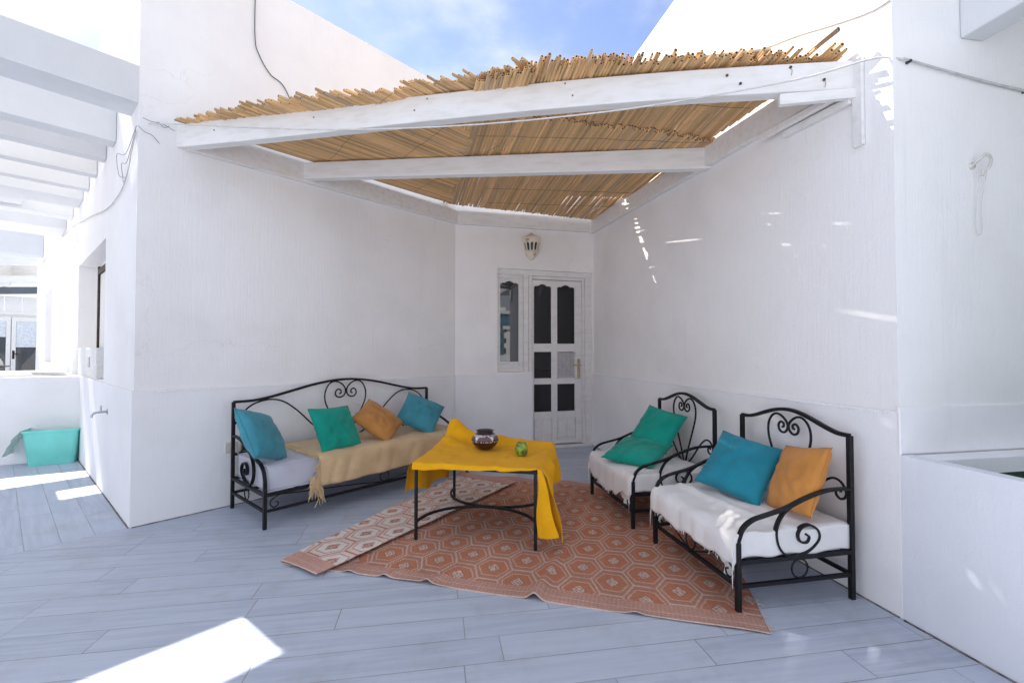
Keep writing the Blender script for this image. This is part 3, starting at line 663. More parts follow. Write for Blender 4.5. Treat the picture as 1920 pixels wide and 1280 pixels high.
# rear right mat
def split_x(y): return sp0[0]+(sp1[0]-sp0[0])*(y-sp0[1])/(sp1[1]-sp0[1])
def back_y(x):                       # just short of the entrance wall
    return (B+d*((x-B[0])/d[0]))[1]-.075
def right_x(y): return (C+w*((y-C[1])/w[1]))[0]-.035
mb = MB(); x = -.74
ovl = [(.12, 2.80), (.166, 2.807), (.659, 2.928), (1.023, 2.981), (1.36, 3.065), (1.6, 3.12)]
while x < 1.20:
    # canes fan gently from the split line to the right wall; x is the position at the back end
    f_ = (x+.69)/1.9; ang = R(-12.5*(1-f_)**1.3-5.5*f_); yb = back_y(x)-random.uniform(0, .035)
    dr = V2((-math.sin(ang), -math.cos(ang)))
    a1_ = V2((x, yb))
    L_ = (yb-2.3)/math.cos(ang)
    xf = x+dr[0]*L_
    yf = np.interp(xf, [t[0] for t in tips], [t[1] for t in tips]) if xf < .13 else np.interp(xf, [t[0] for t in ovl], [t[1] for t in ovl])
    L_ = (yb-yf)/math.cos(ang)+random.uniform(-.05, .04 if xf < .13 else .012)
    if xf > 1.36: L_ = min(L_, (yb-3.05))
    a0_ = a1_+dr*L_
    if a0_[0] > right_x(a0_[1])-.005:
        while a0_[0] > right_x(a0_[1])-.005 and L_ > .1: L_ -= .02; a0_ = a1_+dr*L_
    r_ = random.uniform(.0066, .0096)
    if random.random() > .004:
        gap = .045 if (random.random() < .12) else 0
        cc_ = canecol(x*3, 4.1)
        if .40 < a1_[0] < 1.10 and random.random() < .55:     # broken canes leave short slots near the back
            yk = 4.44+.05*random.random(); k_ = (a1_[1]-yk)/math.cos(ang)
            cane(mb, a1_+dr*(k_-.07-.05*random.random()), a1_, CZ(*a1_)+.012, CZ(*a1_)+.012, r_, cc_, ph=random.random()*6); a1_ = a1_+dr*k_; gap = 0
        cane(mb, a0_, a1_-dr*0+dr*gap*2, CZ(*a0_)+.012, CZ(*a1_)+.012+random.uniform(0, .005), r_, cc_, random.uniform(0, .012) if xf < .13 else 0, random.uniform(-.003, .003), ph=random.random()*6)
    x += r_*1.50*random.choice((1, 1, .95, 1.02, 1.10 if x > .2 else 1.))
x = -.55
while x < 1.20:                      # a thinner upper layer closes the long gaps
    f_ = (x+.69)/1.9; ang = R(-12.5*(1-f_)**1.3-5.5*f_); dr = V2((-math.sin(ang), -math.cos(ang))); yb = back_y(x)
    t1 = (yb-4.36)/math.cos(ang) if x > .35 else random.uniform(0, .3); t0 = t1+random.uniform(.9, 1.35)
    a1_ = V2((x, yb))+dr*t1; a0_ = V2((x, yb))+dr*t0
    while t0 > t1+.2 and (a0_[0] > right_x(a0_[1])-.01 or a0_[1] < 2.75): t0 -= .03; a0_ = V2((x, yb))+dr*t0
    r_ = random.uniform(.0066, .0096)
    if a1_[0] < right_x(a1_[1])-.01: cane(mb, a0_, a1_, CZ(*a0_)+.027, CZ(*a1_)+.027, r_, canecol(x*3, 14.1), 0, random.uniform(-.01, .01), ph=random.random()*6)
    x += r_*2.6
mats.append(mb.build('cane_mat', M['reed'], smooth=True, angle=60)); tag(mats[-1], 'rear right cane mat of the canopy, reaching back above the door', 'cane mat', 'cane mats on the canopy')
# front right mat, lapped on top of the rear one
mb = MB(); x = .06
while x < 1.60:
    f_ = (x-.06)/1.54; ang = R(-9*(1-f_)+1.0*f_); dr = V2((-math.sin(ang), -math.cos(ang)))
    yt = np.interp(x, [t[0] for t in tips], [t[1] for t in tips])+random.uniform(-.035, .045)-(.05 if random.random() < .08 else 0)
    a0_ = V2((x, yt)); L_ = random.uniform(1.1, 1.25)
    a1_ = a0_-dr*L_
    while a1_[0] > right_x(a1_[1])-.01 and L_ > .3: L_ -= .03; a1_ = a0_-dr*L_
    r_ = random.uniform(.0066, .0105)
    cane(mb, a0_, a1_, CZ(*a0_)+.022, CZ(*a1_)+.036, r_, canecol(x*3, 9.9), random.uniform(.0, .010)+(.030 if x < .55 else .0)*random.random()**2, random.uniform(-.002, .002), ph=random.random()*6)
    x += r_*1.54*random.choice((1, 1, .95, 1.0))
for k in range(130):                  # loose second layer of tips
    x = random.uniform(.2, 1.6); yt = np.interp(x, [t[0] for t in tips], [t[1] for t in tips])+random.uniform(-.03, .06); ang = R(-3+6*random.random())
    a0_ = V2((x, yt)); a1_ = a0_+V2((math.sin(ang), math.cos(ang)))*random.uniform(.5, .8)
    if a1_[0] > right_x(a1_[1])-.02 or a0_[0] > right_x(a0_[1])-.02: continue
    cane(mb, a0_, a1_, CZ(*a0_)+.038, CZ(*a1_)+.050, random.uniform(.006, .010), canecol(x*3, 2.2), random.uniform(0, .02), 0, ph=random.random()*6)
mats.append(mb.build('cane_mat', M['reed'], smooth=True, angle=60)); tag(mats[-1], 'front right cane mat of the canopy, lapped over the rear mat with ragged tips', 'cane mat', 'cane mats on the canopy')
# binding wires under the mats
for off in (.22, .62, 1.10, 1.62, 2.05):
    pts = []
    for k in range(40):
        x = -.25+1.85*k/39; y = 2.42+off*1.15+.02*nz(x*5, off*7)
        if x < right_x(y)-.03 and y < back_y(x)-.03 and x > split_x(y): pts.append((x, y, CZ(x, y)+.0035+(.002 if off < .4 else 0)))
    bw = MB(); bw.tube(pts, .0012, 4); o = bw.build('binding_wire', M['cable_k']); o.parent = mats[2 if off < .4 else 1]
for off in (.35, .85, 1.35):
    pts = []
    for k in range(40):
        q2 = .12+1.5*k/39; p = A+l*(1.9-off*.9-.55*q2*.4+.55)+nL*q2+l*.02*nz(k*.4, off)
        pts.append((p[0], p[1], CZ(*p)+.003))
    bw = MB(); bw.tube(pts, .0012, 4); o = bw.build('binding_wire', M['cable_k']); o.parent = mats[0]
# loose batten of split cane on top, one stray cane
bt = MB()
for k in range(4):
    p0 = V2((-.05, 2.62))+V2((.03, .035))*k; p1 = V2((1.30, 2.26))+V2((.02, .035))*k
    cane(bt, p1, p0, CZ(*p1)+.085-.012*(k % 2), CZ(*p0)+.085-.01*(k % 2), .020, (.30, .215, .14), ph=k)
tag(bt.build('cane_bundle', M['reed'], smooth=True, angle=60), 'bundle of thick weathered canes lying crosswise on top of the front canopy mat', 'canes')
st = MB(); cane(st, V2((1.53, 2.10)), V2((1.42, 2.42)), CZ(1.53, 2.1)+.115, CZ(1.42, 2.42)+.03, .012, (.25, .20, .15)); cane(st, V2((1.575, 2.15)), V2((1.50, 2.5)), CZ(1.57, 2.15)+.075, CZ(1.5, 2.5)+.04, .010, (.3, .22, .15))
tag(st.build('loose_cane', M['reed'], smooth=True, angle=60), 'short stray canes sticking up at the right end of the canopy edge', 'canes')

# ------------------------------------------------------------------ cables
def wire(name, pts, r, mat, label, n=8):
    q = MB(); q.tube(spline(pts, n), r, 6); return tag(q.build(name, mat, smooth=True), label, 'cable')
cp = lambda x, y, z: (x, y, z)
wire('electric_cable', [PL(.05, .02, 2.63), (-2.2, 3.005, 2.641), (-1.178, 2.735, 2.473), (-.301, 2.52, 2.39), (.393, 2.34, 2.362), (.855, 2.225, 2.37), (1.34, 2.10, 2.40), (1.60, 1.99, 2.425), PW(.05, .012, 2.40)], .0042, M['cable_w'], 'thin pale cable sagging across the front of the canopy beam')
wire('electric_cable', [PW(.045, .012, 2.402), PW(.25, .012, 2.378), PW(.5, .012, 2.352), PW(.74, .012, 2.334), PW(1.6, .012, 2.27)], .0055, M['cable_g'], 'thick grey cable clipped along the right hand end wall')
for s, wh in ((.075, 'near the wall corner'), (.735, 'at the far right of the photo')):
    q = MB(); q.tube([PW(s, .0, 2.40-.09*s), PW(s, .020, 2.40-.09*s)], .007, 8)
    tag(q.build('cable_clip', M['cable_k']), 'dark clip holding the thick grey cable '+wh, 'clip', 'clips of the grey cable')
wire('electric_cable', [PF(.0, .012, 2.56), PF(.16, .012, 2.46), PF(.28, .012, 2.363), PF(.55, .012, 2.29), PF(1.2, .012, 2.30), PF(2.5, .012, 2.47), PF(5.0, .012, 2.72), PF(11.0, .012, 3.0)], .0042, M['cable_g'], 'grey cable running down the sunlit side facade from the corner')
wire('electric_cable', [PL(.688, .01, 4.02), PL(.688, .012, 3.55), PL(.72, .013, 3.42), PL(.80, .012, 3.31), PL(.93, .012, 3.22), PL(1.1, .03, 2.75)], .0036, M['cable_k'], 'black cable dropping down the wall from the roof above the sofa')
wire('electric_cable', [PR(2.80, .004, 2.965), PR(2.907, .004, 2.919), PR(3.099, .004, 2.847), PR(3.295, .004, 2.76), PR(3.489, .004, 2.682), PR(3.584, .004, 2.665)], .0035, M['cable_g'], 'thin grey cable slanting up the sunlit wall over the canopy at right')
for k, pts in enumerate(([PL(.02, .015, 2.66), PL(.06, .03, 2.645), PL(.12, .03, 2.65), PL(.19, .02, 2.632)], [PL(.10, .02, 2.66), PL(.13, .03, 2.63), PL(.16, .02, 2.655)],
        [PF(.0, .01, 2.60), PF(.3, .02, 2.50), PF(.66, .02, 2.60), PF(.56, .02, 2.42), PF(.36, .013, 2.35)], [PF(.02, .01, 2.58), PF(.25, .02, 2.43), PF(.45, .02, 2.47), PF(.42, .013, 2.33)],
        [PL(-.005, .012, 2.60), PL(.03, .016, 2.57), PL(.07, .014, 2.56), PL(.11, .012, 2.52)])):
    tw = MB(); tw.tube(spline(pts, 6), .0015, 5)
    tag(tw.build('loose_wire', M['cable_k']), 'thin loose dark wire in the tangle at the wall corner under the pergola beam', 'wire', 'loose wires at the corner')

# ------------------------------------------------------------------ wrought iron seats (local: x along the wall, -y to the front)
def frame_iron(root, W_, D_, hb, apex, xs_heart, sofa):
    S = M['iron']
    for x in (0, W_):
        q = MB(); q.tube([(x, 0, 0), (x, 0, hb)], 0, rect=(.011, .011), up=(1, 0, 0)); q.build('leg', S, root, bevel=.002)
        q = MB(); q.tube([(x, -D_, 0), (x, -D_, .30)], 0, rect=(.011, .011), up=(1, 0, 0)); q.build('leg', S, root, bevel=.002)
    # back
    q = MB(); top = []
    for k in range(41):
        t = k/40; e = max(0, min(1, (t-.06)/.88)); top.append((W_*t, 0, hb+(apex-hb)*(math.sin(math.pi*e))**1.55))
    q.tube(top, 0, rect=(.009, .009), up=(0, 1, 0)); zr = .385 if sofa else .285
    q.tube([(0, 0, zr), (W_, 0, zr)], 0, rect=(.009, .009), up=(0, 1, 0))
    cx = W_/2
    def both(pts, r, n=8):
        for s in (1, -1): q.tube([(cx+s*(p[0]-cx), 0, p[1]) for p in spline(pts, n)], r, 7)
    if sofa:
        both([(.87, zr+.005), (.80, .48), (.735, .60), (.688, .70), (.683, .78), (.715, .85), (.765, .874), (.82, .858), (.86, .815), (.862, .77), (.838, .742), (.80, .738), (.776, .76), (.778, .79), (.80, .806), (.822, .795), (.824, .775), (.81, .768)], .0062)
        both([(.012, .60), (.05, .665), (.13, .735), (.245, .762), (.35, .738), (.46, .655), (.578, .535), (.70, .43), (.79, zr+.005)], .0062)
        both([(.05, zr+.005), (.10, .47), (.18, .53), (.255, .545), (.302, .50), (.298, .44), (.262, .41), (.228, .42), (.222, .45), (.24, .467), (.257, .455)], .0062)
    else:
        k = W_/.72
        both([(.36, zr), (.312, .42), (.248, .573), (.218, .66), (.218, .725), (.243, .768), (.278, .786), (.318, .776), (.352, .745), (.354, .712), (.330, .690), (.300, .698), (.292, .726), (.308, .745), (.328, .738), (.328, .722), (.318, .718)], .0064)
        both([(.352, zr), (.26, .37), (.17, .47), (.10, .522), (.05, .518), (.022, .48), (.028, .45), (.052, .438), (.074, .452), (.072, .476), (.054, .482), (.048, .468)], .0060)
    q.build('backrest', S, root, smooth=True, angle=50)
    # arms with their scrolls
    dz = .02 if sofa else 0
    for x in (0, W_):
        q = MB(); k = D_/.57
        arm = [(0, .50), (-.06, .502), (-.14, .497), (-.24, .470), (-.34, .432), (-.44, .408), (-.50, .392), (-.545, .36), (-.568, .31)]
        q.tube([(x, p[0]*k, p[1]+dz*(1-abs(p[0])/.6)) for p in spline(arm, 6)]+[(x, -D_, .296)], 0, rect=(.011, .006), up=(1, 0, 0))
        scr = [(-.31, .440), (-.352, .408), (-.385, .345), (-.378, .275), (-.34, .229), (-.285, .222), (-.225, .24), (-.175, .285), (-.178, .325), (-.215, .352), (-.258, .345), (-.279, .315), (-.268, .283), (-.236, .278), (-.224, .30), (-.24, .314)]
        q.tube([(x, p[0]*k, p[1]+dz*.5) for p in spline(scr, 7)], 0, rect=(.0105, .004), up=(1, 0, 0)); q.build('armrest', S, root)
    # seat rails, lower rails, rings
    q = MB(); zs, zl = .215, .112
    for y in (-.0, -D_): q.tube([(.011, y, zs), (W_-.011, y, zs)], 0, rect=(.011, .009), up=(0, 1, 0))
    for x in (0, W_): q.tube([(x, -.011, zs), (x, -D_+.011, zs)], 0, rect=(.011, .009), up=(1, 0, 0))
    n = 7 if sofa else 3
    for k in range(n): x = W_*(k+1)/(n+1); q.tube([(x, -.01, zs), (x, -D_+.01, zs)], 0, rect=(.010, .004), up=(1, 0, 0))
    q.build('seat_frame', S, root)
    q = MB()
    for y in (0, -D_): q.tube([(.011, y, zl), (W_-.011, y, zl)], 0, rect=(.008, .008), up=(0, 1, 0))
    for x in (0, W_): q.tube([(x, -.011, zl), (x, -D_+.011, zl)], 0, rect=(.008, .008), up=(1, 0, 0))
    zm = (zs+zl)/2; rr0 = .041
    for x in (0, W_): q.tube([(x, -D_*.47+rr0*math.cos(a), zm+rr0*math.sin(a)) for a in np.linspace(0, 2*math.pi, 24, endpoint=False)], .0042, 6, closed=True)
    q.tube([(cx+rr0*.95*math.cos(a), -D_, zm+rr0*math.sin(a)) for a in np.linspace(0, 2*math.pi, 24, endpoint=False)], .0042, 6, closed=True)
    for s in (1, -1):
        ex_ = cx-.02
        P = [(.03, zl+.012), (ex_*.35, zl+.045), (ex_-.14, zs-.02), (ex_-.07, zs-.014), (ex_-.022, zs-.035), (ex_-.012, zm-.01), (ex_-.03, zl+.018), (ex_-.055, zl+.022), (ex_-.062, zl+.042), (ex_-.046, zl+.05)]
        q.tube([(cx+s*p[0], -D_, p[1]) for p in spline(P, 6)], .0042, 6)
    q.build('stretcher', S, root)
def seat_copy(root, name, loc, label, group):
    r_ = root.copy(); COL.objects.link(r_); r_.location = loc; r_['label'] = label
    for ch in list(root.children): c_ = ch.copy(); COL.objects.link(c_); c_.parent = r_
    return r_
WS, DS = 1.74, .60
sofa = thing('iron_sofa', 'long black wrought iron sofa with heart scrolls against the left wall', 'sofa', PL(.552, .082, 0), l)
frame_iron(sofa, WS, DS, .762, .889, None, True)
WC, DC = .72, .585
chair1 = thing('iron_armchair', 'nearer black wrought iron armchair holding a teal and an ochre cushion', 'armchair', PR(2.705, .075, 0), w, 'wrought iron armchairs along the right wall')
frame_iron(chair1, WC, DC, .742, .817, None, False)
chair2 = seat_copy(chair1, 'iron_armchair', PR(1.755, .105, 0), 'farther black wrought iron armchair by the door, holding two green cushions', None)

# ------------------------------------------------------------------ mattress, throw, chair covers
def rbox(x0, x1, y0, y1, z0, z1, r, nx=24, ny=12, nzz=5, puff=.01, seed=0, base=None):
    """soft box: superellipse-rounded cushion as one grid mesh"""
    q = MB(); cx, cy, cz = (x0+x1)/2, (y0+y1)/2, (z0+z1)/2; hx_, hy, hz = (x1-x0)/2, (y1-y0)/2, (z1-z0)/2
    bm = bmesh.new(); bmesh.ops.create_cube(bm, size=2)
    bmesh.ops.subdivide_edges(bm, edges=bm.edges, cuts=11, use_grid_fill=True)
    for v in bm.verts:
        X, Y, Z = v.co.x*hx_, v.co.y*hy, v.co.z*hz
        ix, iy, iz = max(-hx_+r, min(hx_-r, X)), max(-hy+r, min(hy-r, Y)), max(-hz+r, min(hz-r, Z))
        dv = Vector((X-ix, Y-iy, Z-iz)); 
        if dv.length > 1e-9: dv = dv.normalized()*r
        pf = puff*(1-abs(v.co.x)**4)*(1-abs(v.co.y)**4)*(1 if v.co.z > .5 else 0)
        v.co = Vector((cx+ix+dv.x, cy+iy+dv.y, cz+iz+dv.z+pf+.004*nz(X*7+seed, Y*7, Z*9)))
    me = bpy.data.meshes.new('m'); bm.to_mesh(me); q.v = [tuple(v.co) for v in me.vertices]; q.f = [tuple(p.vertices) for p in me.polygons]; q.c = [None]*len(q.f)
    bm.free(); bpy.data.meshes.remove(me); return q
def place(o, root): o.location = root.location; o.rotation_euler = root.rotation_euler; return o
mt_ = thing('sofa_mattress', 'pale grey seat mattress on the long iron sofa', 'mattress', sofa.location, l)
rbox(.022, WS-.022, -DS-.005, -.015, .226, .400, .022).build('mattress', M['mattress'], mt_, smooth=True)
q = MB()
for z in (.394, .236): q.tube([(.025, -DS-.006, z), (WS-.025, -DS-.006, z)], .0035, 6); q.tube([(.021, -DS, z), (.021, -.02, z)], .0035, 6)
q.build('piping', M['mattress'], mt_, smooth=True)
# throw over the sofa
X0, X1 = .335, 1.728
def throw(a, b):
    x = X0+(X1-X0)*a+.012*nz(b*3, 1)*(1-a)
    Lt, Lf = .575, .185+.012*math.sin(a*5+.6)+.012*nz(a*6, 3)
    s = b*(Lt+Lf+.03); rc = .03
    hang = max(0, s-Lt)
    ruck = .006*nz(x*7+b*3, b*6)+.005*math.sin(x*23+b*7+2*nz(x*3, b*2))*(.3+.7*b)
    if s < Lt: y, z = -.02-s, .4135+max(0, ruck)+.006*(1-(2*b-.8)**2)
    else:
        ph = min(hang/rc, math.pi/2)
        y = -.02-Lt-rc*math.sin(ph)-.004; z = .4135-rc*(1-math.cos(ph))-max(0, hang-rc*math.pi/2)
        k = min(1, hang/.1); fold = .010*math.sin(x*19+2.5*nz(x*4, 1)+hang*9)+.010*nz(x*9, hang*3)
        y -= k*(abs(fold)+.002)+max(0, ruck)*.2
    if a > .75: z -= 0
    return (x, y, z)
tr = thing('sofa_throw', 'tan cotton throw with a fringed end spread over the sofa mattress', 'throw', sofa.location, l)
q = MB(); grid(q, throw, 90, 46); q.build('cloth', M['tan'], tr, smooth=True, solid=.003)
q = MB(); random.seed(11)
for k in range(120):
    b = k/119; p = throw(0, b); s = b*.79
    L_ = random.uniform(.035, .055)
    if p[2] > .39: pts = [p, (p[0]-L_*.5, p[1]+random.uniform(-.008, .008), p[2]+.004), (p[0]-L_, p[1]+random.uniform(-.015, .015), p[2]-.004)]
    else: pts = [p, (p[0]-.018*random.random(), p[1]-.006, p[2]-L_*.45), (p[0]-.012-.03*random.random(), p[1]-.004*random.random(), p[2]-L_*.95)]
    q.tube(spline(pts, 3), .0022, 4)
for k in range(46):                                           # knotted bunch hanging at the front corner
    p = throw(0, .93+.07*random.random()); x = p[0]+random.uniform(-.075, .02); L_ = random.uniform(.06, .12)*(1.25 if x > p[0]-.02 else .8)
    pts = [(p[0]-.01+random.uniform(-.06, .01), p[1]-.004, p[2]+.035*random.random()), (x, p[1]-.006-.01*random.random(), p[2]-L_*.5), (x+random.uniform(-.02, .025), p[1]-.004, p[2]-L_)]
    q.tube(spline(pts, 3), .0024, 4)
q.build('fringe', M['fringe'], tr)['kind'] = 'stuff'
def chair_seat(ch, tagc, seed, near):
    cu = thing('seat_cushion', 'thick seat cushion under the white sheet on the %s armchair' % tagc, 'cushion', ch.location, w, 'seat cushions of the armchairs')
    rbox(.02, WC-.02, -DC+.0, -.015, .226, .315, .03, seed=seed).build('pad', M['mattress'], cu, smooth=True)
    cv = thing('seat_cover', ('white cotton sheet with a loose fold draped over the %s armchair seat' if near else 'white cotton sheet with a ragged front hem over the %s armchair seat') % tagc, 'sheet', ch.location, w, 'white sheets on the armchairs')
    def top(x, y): return .334-.010*(1-((x/WC-.5)*2)**2)+.007*nz(x*5+seed, y*6)+.006*(1-2.6*abs(nz(x*4+y*6+seed, y*4-x*4)))+.004*nz(x*17+seed, y*15)
    def cov(a, b):
        # a: -.18..1.18 across (overhang at the sides), b: 0..1 back to front hem
        x = WC*a; Lt = DC-.03; Lf = .135+.022*nz(a*9+seed, 2)+(.055 if not near else .0)*max(0, 1-abs(a-.45)*2.5)-.02*(.5 if near else 0)
        s = b*(Lt+Lf+.02); rc = .035; hang = max(0, s-Lt)
        if s < Lt: y, z = -.012-s, 0.
        else:
            ph = min(hang/rc, math.pi/2); y = -.012-Lt-rc*math.sin(ph); z = -rc*(1-math.cos(ph))-max(0, hang-rc*math.pi/2)
            k = min(1, hang/.08); y -= k*(.006+.008*abs(math.sin(x*21+seed+2*nz(x*5, seed)))) 
        xi, side = x, 0.
        e = .012
        if x < e: side = e-x; xi = e-min(side, .012)
        if x > WC-e: side = x-(WC-e); xi = WC-e+min(side, .012)
        zz = top(xi, y)+z-max(0, side-.012)*.98+.004*(s < Lt)
        if near and side == 0:                                # a loose fold lying diagonally across the seat
            dd = (-y-.10)-(.34-.10*(xi/WC)); zz += .012*math.exp(-(dd/.025)**2)*(1 if s < Lt else max(0, 1-hang/.05)) + (.006 if dd < 0 and s < Lt else 0)
        if side > 0: xi += (1 if x > .3 else -1)*.004*math.sin(y*30+seed)
        return (xi, y, zz)
    q = MB(); grid(q, cov, 96, 50, -.155 if near else -.16, 1.155); q.build('cloth', M['sheet'], cv, smooth=True, solid=.003)
    # trailing corner tails and a torn hem of threads
    q = MB()
    def tail(x0, x1, y0, zt, drop, sk, sw):
        grid(q, lambda a, b: (x0+(x1-x0)*a*(1-.62*b*(1-a*.0))+sw*b, y0-.010*math.sin(a*9+b*3)-.012*b, zt-drop*b*(1-.55*abs(a-sk))+.008*nz(a*8+seed, b*4)), 16, 14)
    for tl_ in ([(WC-.17, WC-.018, -DC+.03, .26, .185, .9, .03), (.02, .10, -DC+.02, .25, .12, .3, .0), (WC-.15, WC-.03, -.10, .25, .10, .5, 0)] if near else [(WC-.24, WC-.06, -DC+.02, .25, .16, .65, .06)]):
        q = MB(); tail(*tl_); q.build('corner_tail', M['sheet'], cv, smooth=True, solid=.002)
    q = MB(); random.seed(3+seed)
    for k in range(15 if near else 18):
        a = random.uniform(.03, .93); p = cov(a, 1.0); L_ = random.uniform(.008, .024)
        q.tube([p, (p[0]+random.uniform(-.006, .006), p[1]-.003, p[2]-L_*.6), (p[0]+random.uniform(-.010, .010), p[1]-.001, p[2]-L_)], .0012, 4)
    q.build('loose_threads', M['sheet'], cv)['kind'] = 'stuff'
chair_seat(chair1, 'nearer', 1, True); chair_seat(chair2, 'farther', 6, False)

# ------------------------------------------------------------------ scatter cushions
def pillow(label, mat, size, th, ctr, Rm, seed, group, sag=0.):
    q = MB(); n = 34
    def f(i, j, s):
        a, b = -1+2*i/n, -1+2*j/n
        e = max(0, (1-a*a))*max(0, (1-b*b))
        z = s*th*.5*(e**.42)*(1+.10*nz(a*2+seed, b*2, s)) if e > 0 else 0
        # pinched seams, sharp corners
        pa = a*(1-.055*(1-b*b)*(1-0*abs(a))); pb = b*(1-.055*(1-a*a))
        wr = .013*nz(a*3.2+seed, b*3.2, s*2)*(e**.3)+.012*nz(a*8+seed, b*6, s)*(1-e)**2*(e**.25)+.005*(.5-abs(nz(a*4-b*3+seed, b*5+a*2, s*3)))*(e**.3)
        pb += -sag*(1-abs(b))*.12*(1-a*a)
        return (pa*size/2, pb*size/2, z+s*wr)
    vs = [f(i, j, 1) for j in range(n+1) for i in range(n+1)]+[f(i, j, -1) for j in range(n+1) for i in range(n+1)]
    m_ = n+1; fs = []
    for o in (0, m_*m_): fs += [(o+j*m_+i, o+j*m_+i+1, o+(j+1)*m_+i+1, o+(j+1)*m_+i) for j in range(n) for i in range(n)]
    q.add(vs, fs); o = q.build('cushion', mat, smooth=True, merge=True)
    q2 = MB(); m4 = Matrix.Identity(4)
    for r_ in range(3):
        for c_ in range(3): m4[r_][c_] = Rm[r_][c_]
    m4 = Matrix.Translation(ctr) @ m4; o.matrix_world = m4
    pe = [(-1+2*k/24, -1) for k in range(24)]+[(1, -1+2*k/24) for k in range(24)]+[(1-2*k/24, 1) for k in range(24)]+[(-1, 1-2*k/24) for k in range(24)]
    sm_ = MB(); sm_.tube([(f((a+1)*n/2, (b+1)*n/2, 1)[0]*1.004, f((a+1)*n/2, (b+1)*n/2, 1)[1]*1.004, .0015*math.sin(i)) for i, (a, b) in enumerate(pe)], .0028, 5, closed=True)
    so2 = sm_.build('seam', mat, smooth=True); so2.parent = o
    return tag(o, label, 'cushion', group)
GS, GC = 'scatter cushions on the sofa', 'scatter cushions on the armchairs'
pillow('faded teal cushion leaning on the left arm of the sofa', M['teal_pale'], .36, .16, (-1.655, 3.02, .575), [[.0546, -.5279, .8476], [.9619, .2556, .0972], [-.2679, .81, .5217]], 1, GS, 1.2)
pillow('emerald green cushion standing on the sofa below the heart scroll', M['green'], .355, .13, (-1.32, 3.428, .552), [[.503, -.4403, .7437], [.8638, .2847, -.4157], [-.0288, .8515, .5235]], 2, GS)
pillow('ochre orange cushion tipped on its corner on the sofa', M['ochre'], .355, .13, (-1.107, 3.783, .557), [[.808, .1054, .5797], [.1117, .9387, -.3263], [-.5785, .3284, .7467]], 3, GS)
pillow('teal blue cushion tipped on its corner at the right end of the sofa', M['teal_pale'], .355, .14, (-.828, 4.129, .570), [[.9155, .1736, .363], [.1043, .7689, -.6308], [-.3886, .6154, .6858]], 4, GS)
pillow('emerald green cushion leaning back in the farther armchair', M['green'], .335, .12, (1.102, 3.468, .545), [[.6041, .5841, -.5420], [-.7794, .2916, -.5545], [-.1658, .7575, .6315]], 5, GC)
pillow('emerald green cushion lying flat on the farther armchair seat', M['green'], .385, .11, (.915, 3.325, .405), [[.7546, .6421, -.1355], [-.6557, .7295, -.1946], [-.0261, .2357, .9715]], 6, GC)
pillow('big teal cushion leaning back in the nearer armchair', M['teal'], .36, .13, (1.269, 2.553, .49), [[.5927, .6074, -.5290], [-.7883, .3027, -.5356], [-.1652, .7345, .6582]], 7, GC)
pillow('light ochre cushion propped on the right side of the nearer armchair', M['ochre_l'], .338, .12, (1.405, 2.255, .503), [[.0389, .4162, -.9084], [-.9838, .1752, .0382], [.1751, .8922, .4163]], 8, GC)

# ------------------------------------------------------------------ coffee table, cloth, pot, jar
T0 = V2((-.574, 2.744)); tex = V2((.706, -.152)); WT = np.linalg.norm(tex); tex /= WT; tey = V2((-tex[1], tex[0])); DT = .685; ZT = .468
tab = thing('coffee_table', 'low square black iron coffee table with curved stretchers on the rug', 'table', (T0[0], T0[1], 0), tex)
for x, y in ((0, 0), (WT, 0), (0, DT), (WT, DT)):
    q = MB(); q.tube([(x, y, 0.008), (x, y, ZT-.012)], 0, rect=(.0085, .0085), up=(1, 0, 0)); q.build('leg', M['iron'], tab, bevel=.0015)
q = MB()
for p0, p1 in (((-.012, 0), (WT+.012, 0)), ((-.012, DT), (WT+.012, DT))): q.tube([(p0[0], p0[1], ZT-.018), (p1[0], p1[1], ZT-.018)], 0, rect=(.012, .014), up=(0, 1, 0))
for x in (0, WT): q.tube([(x, .012, ZT-.0185), (x, DT-.012, ZT-.0185)], 0, rect=(.012, .0135), up=(1, 0, 0))
q.box(.012, WT-.012, .012, DT-.012, ZT-.016, ZT-.005); q.build('top_frame', M['iron'], tab)
for y, s in ((0, 1), (DT, -1)):
    q = MB(); pts = [(WT*.5*(1-math.cos(a)), y+s*(DT/2-.004)*math.sin(a)**.85, .112) for a in np.linspace(0, math.pi, 40)]
    q.tube(pts, 0, rect=(.007, .007), up=(0, 0, 1)); q.build('stretcher', M['iron'], tab)
def ttop(x, y):
    X, Y = x/WT, y/DT
    r_ = math.exp(-((Y-.93)/.10)**2)*(.022+.060*max(0, 1-X*1.15)**1.2+.012*math.exp(-((X-.45)/.12)**2))
    lift = .075*max(0, Y)**1.4*math.exp(-(X/.17)**2)
    cr = .010*max(0, nz(x*9+2, y*9))*(.3+.7*Y)+.004*nz(x*20, y*17)+.007*(.5-abs(nz(x*8-y*4, y*9+x*3, 5))*2)*(.35+.65*Y)+.026*max(0, .55-abs(nz(x*6+y*5+1, y*7-x*3))*2.2)*max(0, Y-.35)*max(.15, 1-X)+.016*math.exp(-((Y-.72+.35*X)/.05)**2)*max(0, 1-X*1.9)
    for c0_, ax in ((.235, x), (.50, x), (.36, y)): cr += .0042*math.exp(-abs(ax-c0_-.006*math.sin((y if ax is x else x)*11))/.010)-.0012
    peak = .045*math.exp(-((X-.02)/.07)**2-((Y-1)/.07)**2)
    return ZT+.005+r_+lift*.8+peak+max(-.004, cr)
tc = thing('tablecloth', 'bright yellow cotton cloth bunched up and hanging unevenly over the coffee table', 'tablecloth', tab.location, tex)
q = MB(); NX, NY = 92, 80
EX0, EX1, EY0, EY1 = -.016, WT+.018, -.016, DT+.016
